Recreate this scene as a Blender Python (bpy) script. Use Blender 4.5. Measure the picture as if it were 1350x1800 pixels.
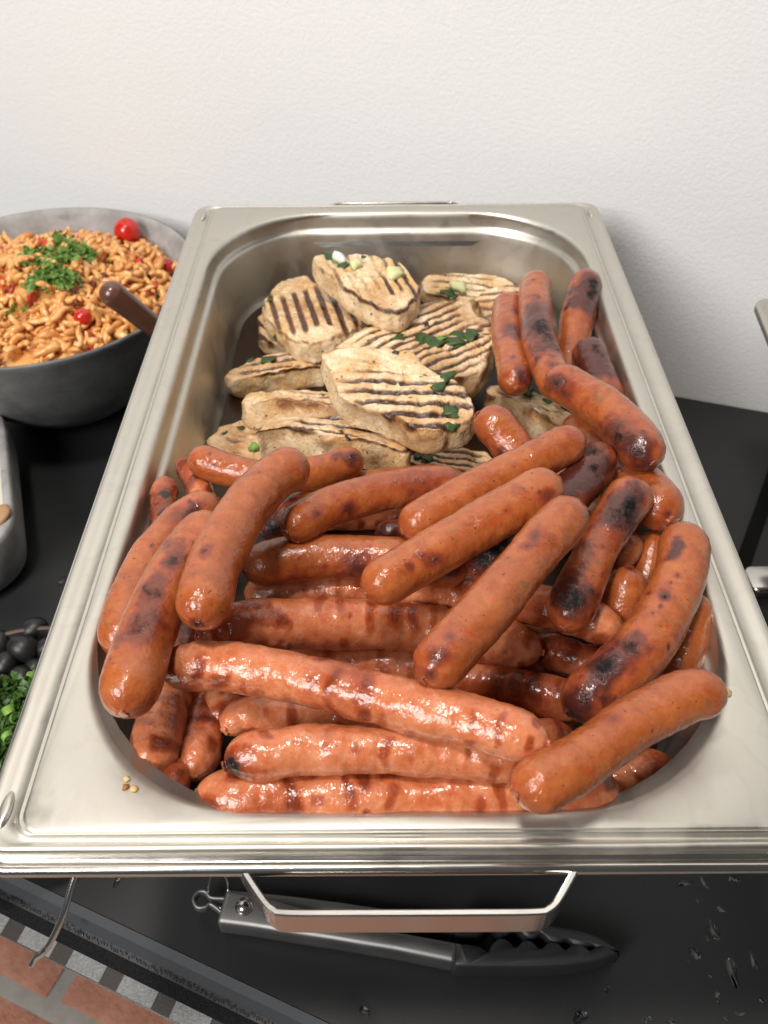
import bpy, bmesh, math, random
import numpy as np
from mathutils import Vector, Matrix

# ------------------------------------------------------------------ reset
for o in list(bpy.data.objects): bpy.data.objects.remove(o)
S = bpy.context.scene
COL = S.collection
RIM = 0.21            # height of the steel rim above the table top (table top is z = 0)
FLOOR = -0.70

# ------------------------------------------------------------------ camera
CAM = np.array([-0.00862, -0.12893, RIM + 0.30386])
FPX = 1467.8          # focal length in pixels of the 1350 x 1800 photograph
def cam_basis(a, b, c):
    ca, sa = math.cos(a), math.sin(a)
    f = np.array([math.sin(b)*ca, math.cos(b)*ca, -sa])
    r = np.array([math.cos(b), -math.sin(b), 0.0]); u = np.cross(r, f)
    cc, sc = math.cos(c), math.sin(c)
    return f, cc*r + sc*u, -sc*r + cc*u
CF, CR, CU = cam_basis(0.785694, -0.0066373, -0.011393)
cd = bpy.data.cameras.new('camera'); cam = bpy.data.objects.new('camera', cd); COL.objects.link(cam)
cam.matrix_world = Matrix(((CR[0], CU[0], -CF[0], CAM[0]), (CR[1], CU[1], -CF[1], CAM[1]),
                           (CR[2], CU[2], -CF[2], CAM[2]), (0, 0, 0, 1)))
cd.sensor_fit = 'VERTICAL'; cd.sensor_height = 24.0; cd.lens = FPX/1800*24.0
cd.clip_start = 0.01; cd.clip_end = 60
cd.dof.use_dof = True; cd.dof.focus_distance = 0.385; cd.dof.aperture_fstop = 9.5
S.camera = cam
S.render.resolution_x = 768; S.render.resolution_y = 1024

# ------------------------------------------------------------------ light
W = bpy.data.worlds.new('World'); S.world = W; W.use_nodes = True
bg = W.node_tree.nodes['Background']; bg.inputs[0].default_value = (1.0, 0.97, 0.94, 1); bg.inputs[1].default_value = 0.07
def area(name, loc, target, sx, sy, power, col):
    l = bpy.data.lights.new(name, 'AREA'); l.shape = 'RECTANGLE'; l.size = sx; l.size_y = sy; l.energy = power; l.color = col
    o = bpy.data.objects.new(name, l); COL.objects.link(o); o.location = loc
    o.rotation_euler = (Vector(target) - Vector(loc)).to_track_quat('-Z', 'Y').to_euler()
    return o
area('window_light', (-1.25, -1.25, 1.60), (0.05, 0.35, 0.2), 1.0, 1.0, 58, (1.0, 0.985, 0.96))
area('ceiling_light', (-0.35, -0.05, 2.1), (0.05, 0.3, 0.2), 0.22, 0.22, 24, (1.0, 0.94, 0.86))
S.view_settings.view_transform = 'Standard'; S.view_settings.look = 'None'
S.view_settings.exposure = 0.0; S.view_settings.gamma = 1.0

# ------------------------------------------------------------------ helpers
def at(x, y, z):
    """world point on the horizontal plane z seen at photograph pixel x, y (arrays allowed)"""
    x = np.asarray(x, float); y = np.asarray(y, float); z = np.asarray(z, float)
    d = CF + ((x-675)/FPX)[..., None]*CR + ((900-y)/FPX)[..., None]*CU
    t = (z-CAM[2])/d[..., 2]
    return CAM + t[..., None]*d
def at_plane(x, y, p0, n):
    x = np.asarray(x, float); y = np.asarray(y, float)
    d = CF + ((x-675)/FPX)[..., None]*CR + ((900-y)/FPX)[..., None]*CU
    t = ((p0-CAM)@n)/(d@n)
    return CAM + t[..., None]*d
def depth(P): return (P-CAM)@CF
def to_px(P):
    d = P-CAM; D = d@CF
    return np.stack([675+FPX*(d@CR)/D, 900-FPX*(d@CU)/D], -1)

def _hash(i, j, k, s):
    h = (i*374761393 + j*668265263 + k*1274126177 + s*974634777) & 0xFFFFFFFF
    h = ((h ^ (h >> 13))*1274126177) & 0xFFFFFFFF
    h = ((h ^ (h >> 16))*2246822519) & 0xFFFFFFFF
    return ((h ^ (h >> 13)) & 0xFFFFFF)/float(0xFFFFFF)
def vnoise(P, seed=0):
    P = np.asarray(P, float); I = np.floor(P).astype(np.int64); f = P-I; f = f*f*(3-2*f)
    out = 0
    for a in (0, 1):
        for b in (0, 1):
            for c in (0, 1):
                w = (f[..., 0] if a else 1-f[..., 0])*(f[..., 1] if b else 1-f[..., 1])*(f[..., 2] if c else 1-f[..., 2])
                out = out + w*_hash(I[..., 0]+a, I[..., 1]+b, I[..., 2]+c, seed)
    return out*2-1
def fbm(P, seed=0, o=3):
    v = 0; a = 1.0; P = np.asarray(P, float)
    for i in range(o):
        v = v + a*vnoise(P*(2.03**i)+i*7.3, seed+i); a *= .5
    return v
def sstep(a, b, x):
    t = np.clip((x-a)/(b-a), 0, 1); return t*t*(3-2*t)

def mesh_obj(name, V, faces, mat, parent=None, smooth=True, attrs=None, origin=True):
    """one mesh object; V in world space (or parent space when a parent sits at its own location)"""
    V = np.asarray(V, float)
    if parent is not None:
        c = np.array(parent.location) if origin else np.zeros(3)
    else:
        c = V.mean(0) if origin else np.zeros(3)
        if origin: c[2] = V[:, 2].min()
    me = bpy.data.meshes.new(name)
    me.from_pydata((V-c).tolist(), [], [list(map(int, q)) for q in faces])
    if smooth: me.polygons.foreach_set('use_smooth', [True]*len(me.polygons))
    if attrs:
        for k, a in attrs.items():
            at_ = me.attributes.new(k, 'FLOAT', 'POINT'); at_.data.foreach_set('value', np.asarray(a, np.float32))
    bm = bmesh.new(); bm.from_mesh(me); bmesh.ops.recalc_face_normals(bm, faces=bm.faces); bm.to_mesh(me); bm.free()
    me.materials.append(mat); me.update()
    o = bpy.data.objects.new(name, me); COL.objects.link(o)
    if parent is None: o.location = c
    else: o.parent = parent
    return o
def tag(o, label=None, cat=None, group=None, kind=None):
    if label: o['label'] = label
    if cat: o['category'] = cat
    if group: o['group'] = group
    if kind: o['kind'] = kind
    return o
def empty(name, loc, label, cat, group=None):
    o = bpy.data.objects.new(name, None); COL.objects.link(o); o.location = loc; o.empty_display_size = .02
    return tag(o, label, cat, group)

def grid_faces(M, K, closed=True, off=0):
    F = []
    for i in range(M-1):
        for j in range(K if closed else K-1):
            a = off+i*K+j; b = off+i*K+(j+1) % K
            F.append((a, b, b+K, a+K))
    return F
def frames(P, ref):
    T = np.gradient(P, axis=0); T /= np.linalg.norm(T, axis=1)[:, None]
    N = ref - (ref*T).sum(1)[:, None]*T if np.ndim(ref) > 1 else np.asarray(ref) - (T@np.asarray(ref))[:, None]*T
    N /= np.linalg.norm(N, axis=1)[:, None]
    return T, N, np.cross(T, N)
def tube(P, R, K=12, ref=(0, 0, 1), flat=1.0, cap=True):
    P = np.asarray(P, float); R = np.broadcast_to(np.asarray(R, float), (len(P),))
    T, N, B = frames(P, np.asarray(ref, float))
    a = np.linspace(0, 2*np.pi, K, endpoint=False)
    V = P[:, None]+R[:, None, None]*(np.cos(a)[None, :, None]*N[:, None]*flat+np.sin(a)[None, :, None]*B[:, None])
    V = V.reshape(-1, 3); F = grid_faces(len(P), K)
    F = [f[::-1] for f in F]
    if cap: F += [tuple(range(K)), tuple(range(len(P)*K-1, len(P)*K-K-1, -1))]
    return V, F
def spline(Q, M):
    """Catmull-Rom through Q resampled to M equal steps"""
    Q = np.asarray(Q, float)
    if len(Q) == 2: return Q[0]+(Q[1]-Q[0])*np.linspace(0, 1, M)[:, None]
    E = np.vstack([2*Q[0]-Q[1], Q, 2*Q[-1]-Q[-2]]); out = []
    for i in range(len(Q)-1):
        p0, p1, p2, p3 = E[i:i+4]; t = np.linspace(0, 1, 40, endpoint=False)[:, None]
        out.append(.5*((2*p1)+(-p0+p2)*t+(2*p0-5*p1+4*p2-p3)*t*t+(-p0+3*p1-3*p2+p3)*t**3))
    out.append(Q[-1:]); D = np.vstack(out)
    s = np.r_[0, np.cumsum(np.linalg.norm(np.diff(D, axis=0), axis=1))]
    return np.stack([np.interp(np.linspace(0, s[-1], M), s, D[:, k]) for k in range(Q.shape[1])], -1)
def box(x0, x1, y0, y1, z0, z1, bev=0.0):
    V = np.array([(x, y, z) for z in (z0, z1) for y in (y0, y1) for x in (x0, x1)], float)
    F = [(0, 2, 3, 1), (4, 5, 7, 6), (0, 1, 5, 4), (1, 3, 7, 5), (3, 2, 6, 7), (2, 0, 4, 6)]
    return V, F
def join(parts):
    V = []; F = []; n = 0
    for v, f in parts:
        V.append(np.asarray(v, float)); F += [tuple(i+n for i in q) for q in f]; n += len(v)
    return np.vstack(V), F
def lathe(prof, K=64, c=(0, 0, 0), closed_top=False, closed_bot=False):
    prof = np.asarray(prof, float); a = np.linspace(0, 2*np.pi, K, endpoint=False)
    V = np.stack([prof[:, 0][:, None]*np.cos(a), prof[:, 0][:, None]*np.sin(a), np.repeat(prof[:, 1][:, None], K, 1)], -1).reshape(-1, 3)
    F = grid_faces(len(prof), K)
    if closed_bot: F.append(tuple(range(K-1, -1, -1)))
    if closed_top: F.append(tuple(range((len(prof)-1)*K, len(prof)*K)))
    return V+np.asarray(c), F
def rrect(x0, x1, y0, y1, R, z, nc=14, ns=24):
    """rounded rectangle, counter-clockwise, fixed vertex count"""
    pts = []
    cs = [(x1-R, y1-R, 0), (x0+R, y1-R, 90), (x0+R, y0+R, 180), (x1-R, y0+R, 270)]
    for k, (cx, cy, a0) in enumerate(cs):
        arc = [(cx+R*math.cos(math.radians(a0+90*i/nc)), cy+R*math.sin(math.radians(a0+90*i/nc))) for i in range(nc+1)]
        pts += arc
        nx = cs[(k+1) % 4]; a1 = math.radians(nx[2]); q = (nx[0]+R*math.cos(a1), nx[1]+R*math.sin(a1)); p = arc[-1]
        pts += [(p[0]+(q[0]-p[0])*i/ns, p[1]+(q[1]-p[1])*i/ns) for i in range(1, ns)]
    return np.array([(x, y, z) for x, y in pts])

# ------------------------------------------------------------------ materials
class NT:
    def __init__(s, name):
        s.m = bpy.data.materials.new(name); s.m.use_nodes = True; s.t = s.m.node_tree; s.n = s.t.nodes; s.l = s.t.links
        s.b = s.n['Principled BSDF']
    def node(s, typ, **k):
        n = s.n.new(typ)
        for a, v in k.items():
            if a.startswith('i_'): 
                key = a[2:]; key = int(key) if key.isdigit() else key.replace('_', ' ')
                n.inputs[key].default_value = v
            else: setattr(n, a, v)
        return n
    def link(s, a, b): s.l.new(a, b)
    def coord(s, kind='Object', scale=None, rand=True):
        c = s.node('ShaderNodeTexCoord').outputs[kind]
        if rand:
            oi = s.node('ShaderNodeObjectInfo'); ml = s.node('ShaderNodeMath', operation='MULTIPLY', i_1=37.0); s.link(oi.outputs['Random'], ml.inputs[0])
            ad = s.node('ShaderNodeVectorMath', operation='ADD'); s.link(c, ad.inputs[0]); s.link(ml.outputs[0], ad.inputs[1]); c = ad.outputs[0]
        if scale:
            mp = s.node('ShaderNodeMapping'); mp.inputs['Scale'].default_value = scale; s.link(c, mp.inputs['Vector']); c = mp.outputs[0]
        return c
    def noise(s, co, scale, detail=3, rough=.55, dist=0):
        n = s.node('ShaderNodeTexNoise'); n.inputs['Scale'].default_value = scale; n.inputs['Detail'].default_value = detail
        n.inputs['Roughness'].default_value = rough; n.inputs['Distortion'].default_value = dist; s.link(co, n.inputs['Vector']); return n.outputs['Fac']
    def ramp(s, fac, *stops):
        r = s.node('ShaderNodeValToRGB'); e = r.color_ramp.elements
        while len(e) < len(stops): e.new(.5)
        for el, (p, c) in zip(e, stops):
            el.position = p; el.color = (c, c, c, 1) if isinstance(c, (int, float)) else tuple(c)+(1,)
        s.link(fac, r.inputs[0]); return r.outputs[0]
    def mix(s, fac, a, b, mode='MIX'):
        m = s.node('ShaderNodeMix', data_type='RGBA', blend_type=mode)
        for sock, v in ((m.inputs[0], fac), (m.inputs[6], a), (m.inputs[7], b)):
            if isinstance(v, (int, float)): sock.default_value = v
            elif isinstance(v, tuple): sock.default_value = v+(1,) if len(v) == 3 else v
            else: s.link(v, sock)
        return m.outputs[2]
    def math(s, op, a, b=0.0, clamp=False):
        m = s.node('ShaderNodeMath', operation=op); m.use_clamp = clamp
        for i, v in enumerate((a, b)):
            if isinstance(v, (int, float)): m.inputs[i].default_value = v
            else: s.link(v, m.inputs[i])
        return m.outputs[0]
    def attr(s, name): 
        a = s.node('ShaderNodeAttribute'); a.attribute_name = name; return a.outputs['Fac']
    def bump(s, h, strength, dist, normal=None):
        b = s.node('ShaderNodeBump'); b.inputs['Strength'].default_value = strength; b.inputs['Distance'].default_value = dist
        s.link(h, b.inputs['Height'])
        if normal: s.link(normal, b.inputs['Normal'])
        return b.outputs[0]
    def set(s, **k):
        names = dict(color='Base Color', rough='Roughness', metal='Metallic', normal='Normal', sss='Subsurface Weight', sssr='Subsurface Radius', ssss='Subsurface Scale',
                     coat='Coat Weight', coatr='Coat Roughness', spec='Specular IOR Level', trans='Transmission Weight', ior='IOR', aniso='Anisotropic', sheen='Sheen Weight', coatn='Coat Normal', alpha='Alpha')
        for a, v in k.items():
            sock = s.b.inputs[names[a]]
            if isinstance(v, (int, float)): sock.default_value = v
            elif isinstance(v, tuple): sock.default_value = v+(1,) if sock.type == 'RGBA' and len(v) == 3 else v
            else: s.link(v, sock)
        return s.m

def mat_simple(name, col, rough=.5, metal=0, nscale=0, var=.15, bump=0, bscale=300, **k):
    t = NT(name); co = t.coord()
    c = col
    if nscale:
        c = t.mix(t.noise(co, nscale, 4), tuple(x*(1-var) for x in col), tuple(min(1, x*(1+var)) for x in col))
    t.set(color=c, rough=rough, metal=metal, **k)
    if bump: t.set(normal=t.bump(t.noise(co, bscale, 3), bump, .001))
    return t.m

def mat_wall():
    t = NT('white_plaster'); co = t.coord(rand=False)
    c = t.mix(t.noise(co, 3.0, 3), (.81, .81, .808), (.845, .845, .84))
    dirt = t.ramp(t.noise(co, 55, 2), (.80, 0.0), (.84, 1.0))
    c = t.mix(t.math('MULTIPLY', dirt, .25), c, (.45, .43, .40))
    n1 = t.noise(co, 300, 3, .6); n2 = t.noise(co, 700, 2, .5)
    b = t.bump(t.ramp(n1, (.35, 0.), (.62, 1.)), .19, .0008); b = t.bump(n2, .12, .0004, b)
    return t.set(color=c, rough=.75, normal=b, spec=.25)
def mat_table():
    t = NT('black_laminate'); co = t.coord(rand=False)
    c = t.mix(t.noise(co, 9, 4), (.010, .0105, .0115), (.016, .0165, .0175))
    dust = t.ramp(t.noise(co, 800, 1), (.73, 0.), (.77, 1.))
    c = t.mix(t.math('MULTIPLY', dust, .35), c, (.09, .09, .09))
    r = t.ramp(t.noise(co, 14, 3), (.3, .38), (.7, .52))
    return t.set(color=c, rough=r, spec=.4, normal=t.bump(t.noise(co, 1500, 2), .12, .0004))
def mat_steel(name='brushed_steel', base=(.63, .60, .55), rough=(.22, .34), scale=(1, 1, 1), stains=True):
    t = NT(name); co = t.coord(rand=False)
    st = t.coord(rand=False, scale=scale)
    c = base
    smear = t.noise(co, 22, 5, .6, .6)
    r = t.ramp(smear, (.35, rough[0]), (.68, rough[1]))
    br = t.noise(st, 260, 2)
    r = t.math('ADD', r, t.math('MULTIPLY', br, .08))
    if stains:
        w = t.ramp(t.noise(co, 17, 3, .5, .5), (.44, 0.), (.475, 1.), (.60, 1.), (.63, 0.))
        edge = t.ramp(t.noise(co, 17, 3, .5, .5), (.438, 0.), (.455, 1.), (.475, 0.))
        c = t.mix(t.math('MULTIPLY', w, .06), base, tuple(x*.55 for x in base))
        c = t.mix(t.math('MULTIPLY', edge, .10), c, tuple(x*.5 for x in base))
        gr = t.ramp(t.noise(co, 48, 5, .7), (.60, 0.), (.74, 1.))
        c = t.mix(t.math('MULTIPLY', gr, .18), c, (.38, .31, .19))
        r = t.math('ADD', r, t.math('MULTIPLY', w, .07))
    return t.set(color=c, metal=1.0, rough=r, normal=t.bump(t.noise(st, 700, 2), .04, .0003))
def mat_krainer():
    t = NT('smoked_sausage_skin'); co = t.coord()
    ch = t.attr('char'); br = t.attr('brown')
    oi = t.node('ShaderNodeObjectInfo').outputs['Random']
    base = t.mix(oi, (.270, .051, .0105), (.325, .074, .017))
    big = t.noise(co, 42, 3); c = t.mix(t.math('MULTIPLY', t.ramp(big, (.32, 0.), (.70, 1.)), .7), base, (.400, .110, .028))
    mot = t.ramp(t.noise(co, 170, 5, .7), (.42, 0.), (.66, 1.)); c = t.mix(t.math('MULTIPLY', mot, .38), c, (.50, .165, .050))
    dk = t.ramp(t.noise(co, 115, 4, .6), (.50, 0.), (.72, 1.)); c = t.mix(t.math('MULTIPLY', dk, .45), c, (.165, .022, .006))
    red = t.ramp(t.noise(co, 260, 1), (.66, 0.), (.74, 1.)); c = t.mix(t.math('MULTIPLY', red, .55), c, (.42, .045, .015))
    grn = t.ramp(t.noise(co, 150, 2, .4, .3), (.68, 0.), (.74, 1.)); c = t.mix(t.math('MULTIPLY', grn, .55), c, (.15, .09, .024))
    dots = t.ramp(t.noise(co, 640, 0), (.80, 0.), (.83, 1.)); c = t.mix(t.math('MULTIPLY', dots, .8), c, (.06, .025, .012))
    n = t.noise(co, 300, 5, .72)
    bm = t.math('ADD', br, t.math('MULTIPLY', t.math('SUBTRACT', n, .5), .45))
    c = t.mix(t.math('MULTIPLY', t.ramp(bm, (.06, 0.), (.55, 1.)), .62), c, (.26, .040, .018))
    c = t.mix(t.math('MULTIPLY', t.ramp(bm, (.42, 0.), (1.0, 1.)), .93), c, (.060, .014, .012))
    cm = t.math('ADD', ch, t.math('MULTIPLY', t.math('SUBTRACT', n, .5), 1.0)); cm = t.ramp(cm, (.40, 0.), (.85, 1.))
    ash = t.mix(t.ramp(t.noise(co, 420, 4), (.45, 0.), (.75, 1.)), (.0035, .003, .003), (.016, .013, .012))
    c = t.mix(cm, c, ash); inv = t.math('SUBTRACT', 1.0, cm)
    r = t.ramp(t.noise(co, 80, 4), (.3, .24), (.7, .40)); r = t.math('ADD', r, t.math('MULTIPLY', cm, .08))
    nb = t.bump(t.noise(co, 700, 2, .5), .26, .0007); nb = t.bump(t.noise(co, 230, 4, .6), .26, .0011, nb)
    nb = t.bump(t.math('MULTIPLY', t.noise(co, 330, 4), cm), .6, .0016, nb); nc = t.bump(t.noise(co, 480, 2, .5), .45, .0010, nb)
    return t.set(color=c, rough=r, normal=nb, sss=t.math('MULTIPLY', inv, .06), sssr=(.0035, .0012, .0006), ssss=1.0, coat=t.math('MULTIPLY', t.math('ADD', inv, .2), .60), coatr=.09, spec=t.math('ADD', t.math('MULTIPLY', inv, .16), .10), coatn=nc)
def mat_brat():
    t = NT('bratwurst_skin'); co = t.coord()
    ch = t.attr('char'); br = t.attr('brown')
    big = t.noise(co, 46, 3); c = t.mix(t.ramp(big, (.3, 0.), (.7, 1.)), (.455, .110, .037), (.555, .190, .085))
    mot = t.ramp(t.noise(co, 190, 5, .7), (.44, 0.), (.68, 1.)); c = t.mix(t.math('MULTIPLY', mot, .50), c, (.68, .320, .180))
    dk = t.ramp(t.noise(co, 100, 4, .65, .3), (.46, 0.), (.70, 1.)); c = t.mix(t.math('MULTIPLY', dk, .55), c, (.37, .066, .013))
    n = t.noise(co, 240, 5, .7)
    bm = t.math('ADD', br, t.math('MULTIPLY', t.math('SUBTRACT', n, .5), .75)); b1 = t.ramp(bm, (.16, 0.), (.62, 1.))
    c = t.mix(t.math('MULTIPLY', b1, .82), c, (.255, .036, .007))
    b2 = t.ramp(bm, (.78, 0.), (1.25, 1.)); c = t.mix(t.math('MULTIPLY', b2, .80), c, (.14, .023, .008))
    dots = t.ramp(t.noise(co, 600, 0), (.815, 0.), (.84, 1.)); c = t.mix(t.math('MULTIPLY', dots, .6), c, (.09, .04, .02))
    cm = t.ramp(t.math('ADD', ch, t.math('MULTIPLY', t.math('SUBTRACT', n, .5), .8)), (.48, 0.), (.68, 1.))
    c = t.mix(cm, c, (.012, .008, .007)); inv = t.math('SUBTRACT', 1.0, cm)
    r = t.ramp(t.noise(co, 90, 4), (.3, .20), (.7, .42))
    nb = t.bump(t.noise(co, 700, 2, .5), .24, .0007); nb = t.bump(t.noise(co, 260, 3, .55), .30, .0012, nb); nc = t.bump(t.noise(co, 420, 2, .5), .30, .0011, nb)
    return t.set(color=c, rough=r, normal=nb, sss=t.math('MULTIPLY', inv, .07), sssr=(.004, .0016, .001), ssss=1.0, coat=.70, coatr=.07, spec=.2, coatn=nc)
def mat_steak():
    t = NT('grilled_pork'); co = t.coord()
    ch = t.attr('char'); br = t.attr('brown'); side = t.attr('side')
    c = t.mix(t.ramp(t.noise(co, 60, 4), (.3, 0.), (.7, 1.)), (.73, .515, .290), (.83, .665, .450))
    c = t.mix(t.math('MULTIPLY', t.ramp(t.noise(co, 240, 5, .7), (.45, 0.), (.7, 1.)), .55), c, (.90, .79, .58))
    gold = t.ramp(t.noise(co, 38, 4, .6, .3), (.40, 0.), (.64, 1.)); c = t.mix(t.math('MULTIPLY', gold, .85), c, (.62, .335, .105))
    c = t.mix(t.math('MULTIPLY', side, .30), c, (.82, .65, .41))
    fib = t.ramp(t.noise(co, 330, 5, .7, .6), (.36, 1.), (.48, 0.)); c = t.mix(t.math('MULTIPLY', fib, .55), c, (.36, .155, .038))
    n = t.noise(co, 260, 5, .72)
    bm = t.math('ADD', br, t.math('MULTIPLY', t.math('SUBTRACT', n, .5), .85))
    c = t.mix(t.math('MULTIPLY', t.ramp(bm, (.16, 0.), (.74, 1.)), .80), c, (.40, .185, .055))
    c = t.mix(t.math('MULTIPLY', t.ramp(bm, (.55, 0.), (1.1, 1.)), .8), c, (.17, .052, .014))
    cm = t.ramp(t.math('ADD', ch, t.math('MULTIPLY', t.math('SUBTRACT', n, .5), .9)), (.24, 0.), (.92, 1.))
    c = t.mix(t.math('MULTIPLY', cm, .95), c, (.042, .014, .008))
    herb = t.ramp(t.noise(co, 420, 0), (.79, 0.), (.805, 1.)); c = t.mix(t.math('MULTIPLY', herb, .85), c, (.025, .04, .010))
    r = t.ramp(t.noise(co, 100, 4), (.3, .22), (.7, .42))
    nb = t.bump(t.noise(co, 900, 3, .6), .22, .0007); nb = t.bump(t.noise(co, 260, 4, .6, .6), .42, .0030, nb)
    return t.set(color=c, rough=r, normal=nb, sss=.08, sssr=(.004, .002, .001), ssss=1.0, coat=.55, coatr=.10, spec=.40, coatn=nb)
def mat_stone(name, a, b, rough=.55):
    t = NT(name); co = t.coord()
    c = t.mix(t.ramp(t.noise(co, 26, 6, .65, .4), (.32, 0.), (.70, 1.)), a, b)
    c = t.mix(t.math('MULTIPLY', t.ramp(t.noise(co, 90, 4), (.60, 0.), (.72, 1.)), .35), c, tuple(x*.55 for x in a))
    return t.set(color=c, rough=rough, spec=.35, normal=t.bump(t.noise(co, 350, 3), .1, .0005))
def mat_brick():
    t = NT('red_brick'); co = t.coord()
    c = t.mix(t.ramp(t.noise(co, 26, 5, .65), (.3, 0.), (.72, 1.)), (.36, .150, .095), (.54, .275, .195))
    c = t.mix(t.math('MULTIPLY', t.ramp(t.noise(co, 120, 3), (.62, 0.), (.75, 1.)), .5), c, (.17, .06, .04))
    return t.set(color=c, rough=.8, spec=.25, normal=t.bump(t.noise(co, 80, 6, .65), .9, .006))
def mat_leaf(name, a, b):
    t = NT(name); co = t.coord()
    return t.set(color=t.mix(t.noise(co, 180, 3), a, b), rough=.42, spec=.4, sss=.1, sssr=(.001, .002, .0005), ssss=1.0, normal=t.bump(t.noise(co, 500, 3), .4, .0008))
def mat_felt():
    t = NT('black_felt'); co = t.coord(rand=False)
    c = t.mix(t.noise(co, 700, 3), (.004, .004, .0045), (.022, .022, .023))
    return t.set(color=c, rough=.95, spec=.1, normal=t.bump(t.noise(co, 1100, 3), .9, .0012))
def mat_foil():
    t = NT('silver_patch_fabric'); co = t.coord(scale=(1, 1, 1))
    c = t.mix(t.ramp(t.noise(co, 420, 5, .7, 1.0), (.30, 0.), (.70, 1.)), (.10, .10, .10), (.21, .21, .21))
    return t.set(color=c, rough=.55, metal=.2, normal=t.bump(t.noise(co, 800, 3), .5, .0008))
def mat_pasta():
    t = NT('sauced_pasta'); co = t.coord()
    c = t.mix(t.ramp(t.noise(co, 75, 3, .6), (.32, 0.), (.66, 1.)), (.62, .22, .042), (.86, .50, .18))
    c = t.mix(t.math('MULTIPLY', t.ramp(t.noise(co, 260, 3), (.58, 0.), (.70, 1.)), .6), c, (.38, .075, .015))
    return t.set(color=c, rough=.34, sss=.10, sssr=(.003, .0015, .0008), ssss=1.0, coat=.45, coatr=.12, normal=t.bump(t.noise(co, 500, 3), .25, .0008))
def mat_water():
    t = NT('water'); return t.set(color=(1., 1., 1.), rough=.03, trans=1.0, ior=1.33)
M = dict(wall=mat_wall(), table=mat_table(), pan=mat_steel('pan_steel', (.585, .555, .500), (.32, .44), (3, .4, 1)), frame=mat_steel('polished_steel', (.66, .635, .60), (.12, .2), (.3, 3, 3), stains=False),
         tong=mat_steel('satin_steel', (.27, .265, .26), (.40, .52), (.3, 3, 3), stains=False), chrome=mat_simple('chrome_wire', (.75, .74, .73), .12, 1.0),
         kr=mat_krainer(), br=mat_brat(), steak=mat_steak(), bowl=mat_stone('grey_stoneware', (.105, .107, .110), (.21, .21, .212)), bowl_in=mat_stone('pale_stoneware', (.23, .22, .215), (.42, .41, .40)),
         brick=mat_brick(), mortar=mat_simple('mortar', (.30, .28, .25), .9, 0, 60, .25, .6, 220), nylon=mat_simple('black_nylon', (.018, .0185, .02), .5, 0, 60, .2, .1, 900),
         edge=mat_simple('grey_edge_band', (.040, .044, .049), .62, 0, 40, .12, .05, 800, spec=.3), felt=mat_felt(), strap=mat_simple('leg_shadow_black', (.003, .003, .0032), .85, 0, 300, .3, .3, 900, spec=.15), foil=mat_foil(), brown=mat_simple('brown_ribbon', (.012, .006, .004), .6, 0, 200, .3, .2, 900),  # strap entry: black of the strip standing in for a leg's shadow
         parsley=mat_leaf('parsley_green', (.06, .14, .02), (.20, .34, .07)), herb2=mat_leaf('leafy_herb', (.022, .062, .010), (.075, .15, .026)), herb=mat_leaf('dark_herb', (.020, .040, .010), (.050, .095, .020)),
         chive=mat_leaf('spring_onion_green', (.09, .22, .025), (.26, .42, .09)), onion=mat_leaf('pale_onion', (.50, .52, .20), (.68, .68, .42)), onionw=mat_leaf('white_onion', (.68, .68, .60), (.78, .78, .72)),
         tomato=mat_simple('tomato_skin', (.52, .018, .010), .18, 0, 30, .25, 0, 1, coat=.4, coatr=.05, sss=.15, sssr=(.004, .0008, .0005)),
         tomcut=mat_simple('tomato_flesh', (.55, .075, .030), .28, 0, 160, .4, .4, 400, sss=.1),
         pasta=mat_pasta(),
         bacon=mat_simple('sun_dried_tomato', (.16, .030, .014), .4, 0, 200, .5, .6, 500), wood=mat_simple('dark_polished_wood', (.115, .045, .025), .30, 0, 90, .35, .1, 200, coat=.4, coatr=.12),
         palewood=mat_simple('olive_wood', (.36, .20, .09), .45, 0, 60, .4, .1, 200), olive=mat_simple('black_olive_skin', (.010, .010, .0105), .42, 0, 60, .3, .15, 600),
         cream=mat_simple('cream_sauce', (.66, .63, .54), .35, 0, 80, .12, .4, 120), darkbowl=mat_simple('dark_glazed_bowl', (.02, .017, .016), .35, 0, 40, .3), bowlrim=mat_simple('bowl_rim_brown', (.09, .05, .035), .45),
         water=mat_water(), juice=mat_simple('meat_juice', (.022, .009, .004), .30, 0, 40, .5, spec=.25), crumb=mat_simple('fried_crumb', (.30, .12, .03), .5, 0, 600, .5, .6, 900), crumby=mat_simple('melted_cheese', (.55, .40, .16), .4, 0, 400, .3, .6, 900), smudge=mat_simple('wall_scuff', (.30, .27, .24), .9))

# ------------------------------------------------------------------ setting: wall, floor
WA = np.array([.2796, .5497, 0.]); WD = np.array([.9522, -.3056, 0.]); WN = np.array([-.3056, -.9522, 0.])   # wall foot, direction, facing normal
def wall_pt(s, z, off=0.0): return WA+WD*s+WN*off+np.array([0, 0, z])
V = []
nx, nz = 2, 2
for z in (FLOOR, 2.4):
    for s in (-2.6, 2.0): V.append(wall_pt(s, z))
V += [v-WN*.12 for v in V]
o = mesh_obj('wall', V, [(0, 1, 3, 2), (4, 6, 7, 5), (0, 4, 5, 1), (2, 3, 7, 6), (0, 2, 6, 4), (1, 5, 7, 3)], M['wall'], smooth=False); tag(o, kind='structure')

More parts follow.
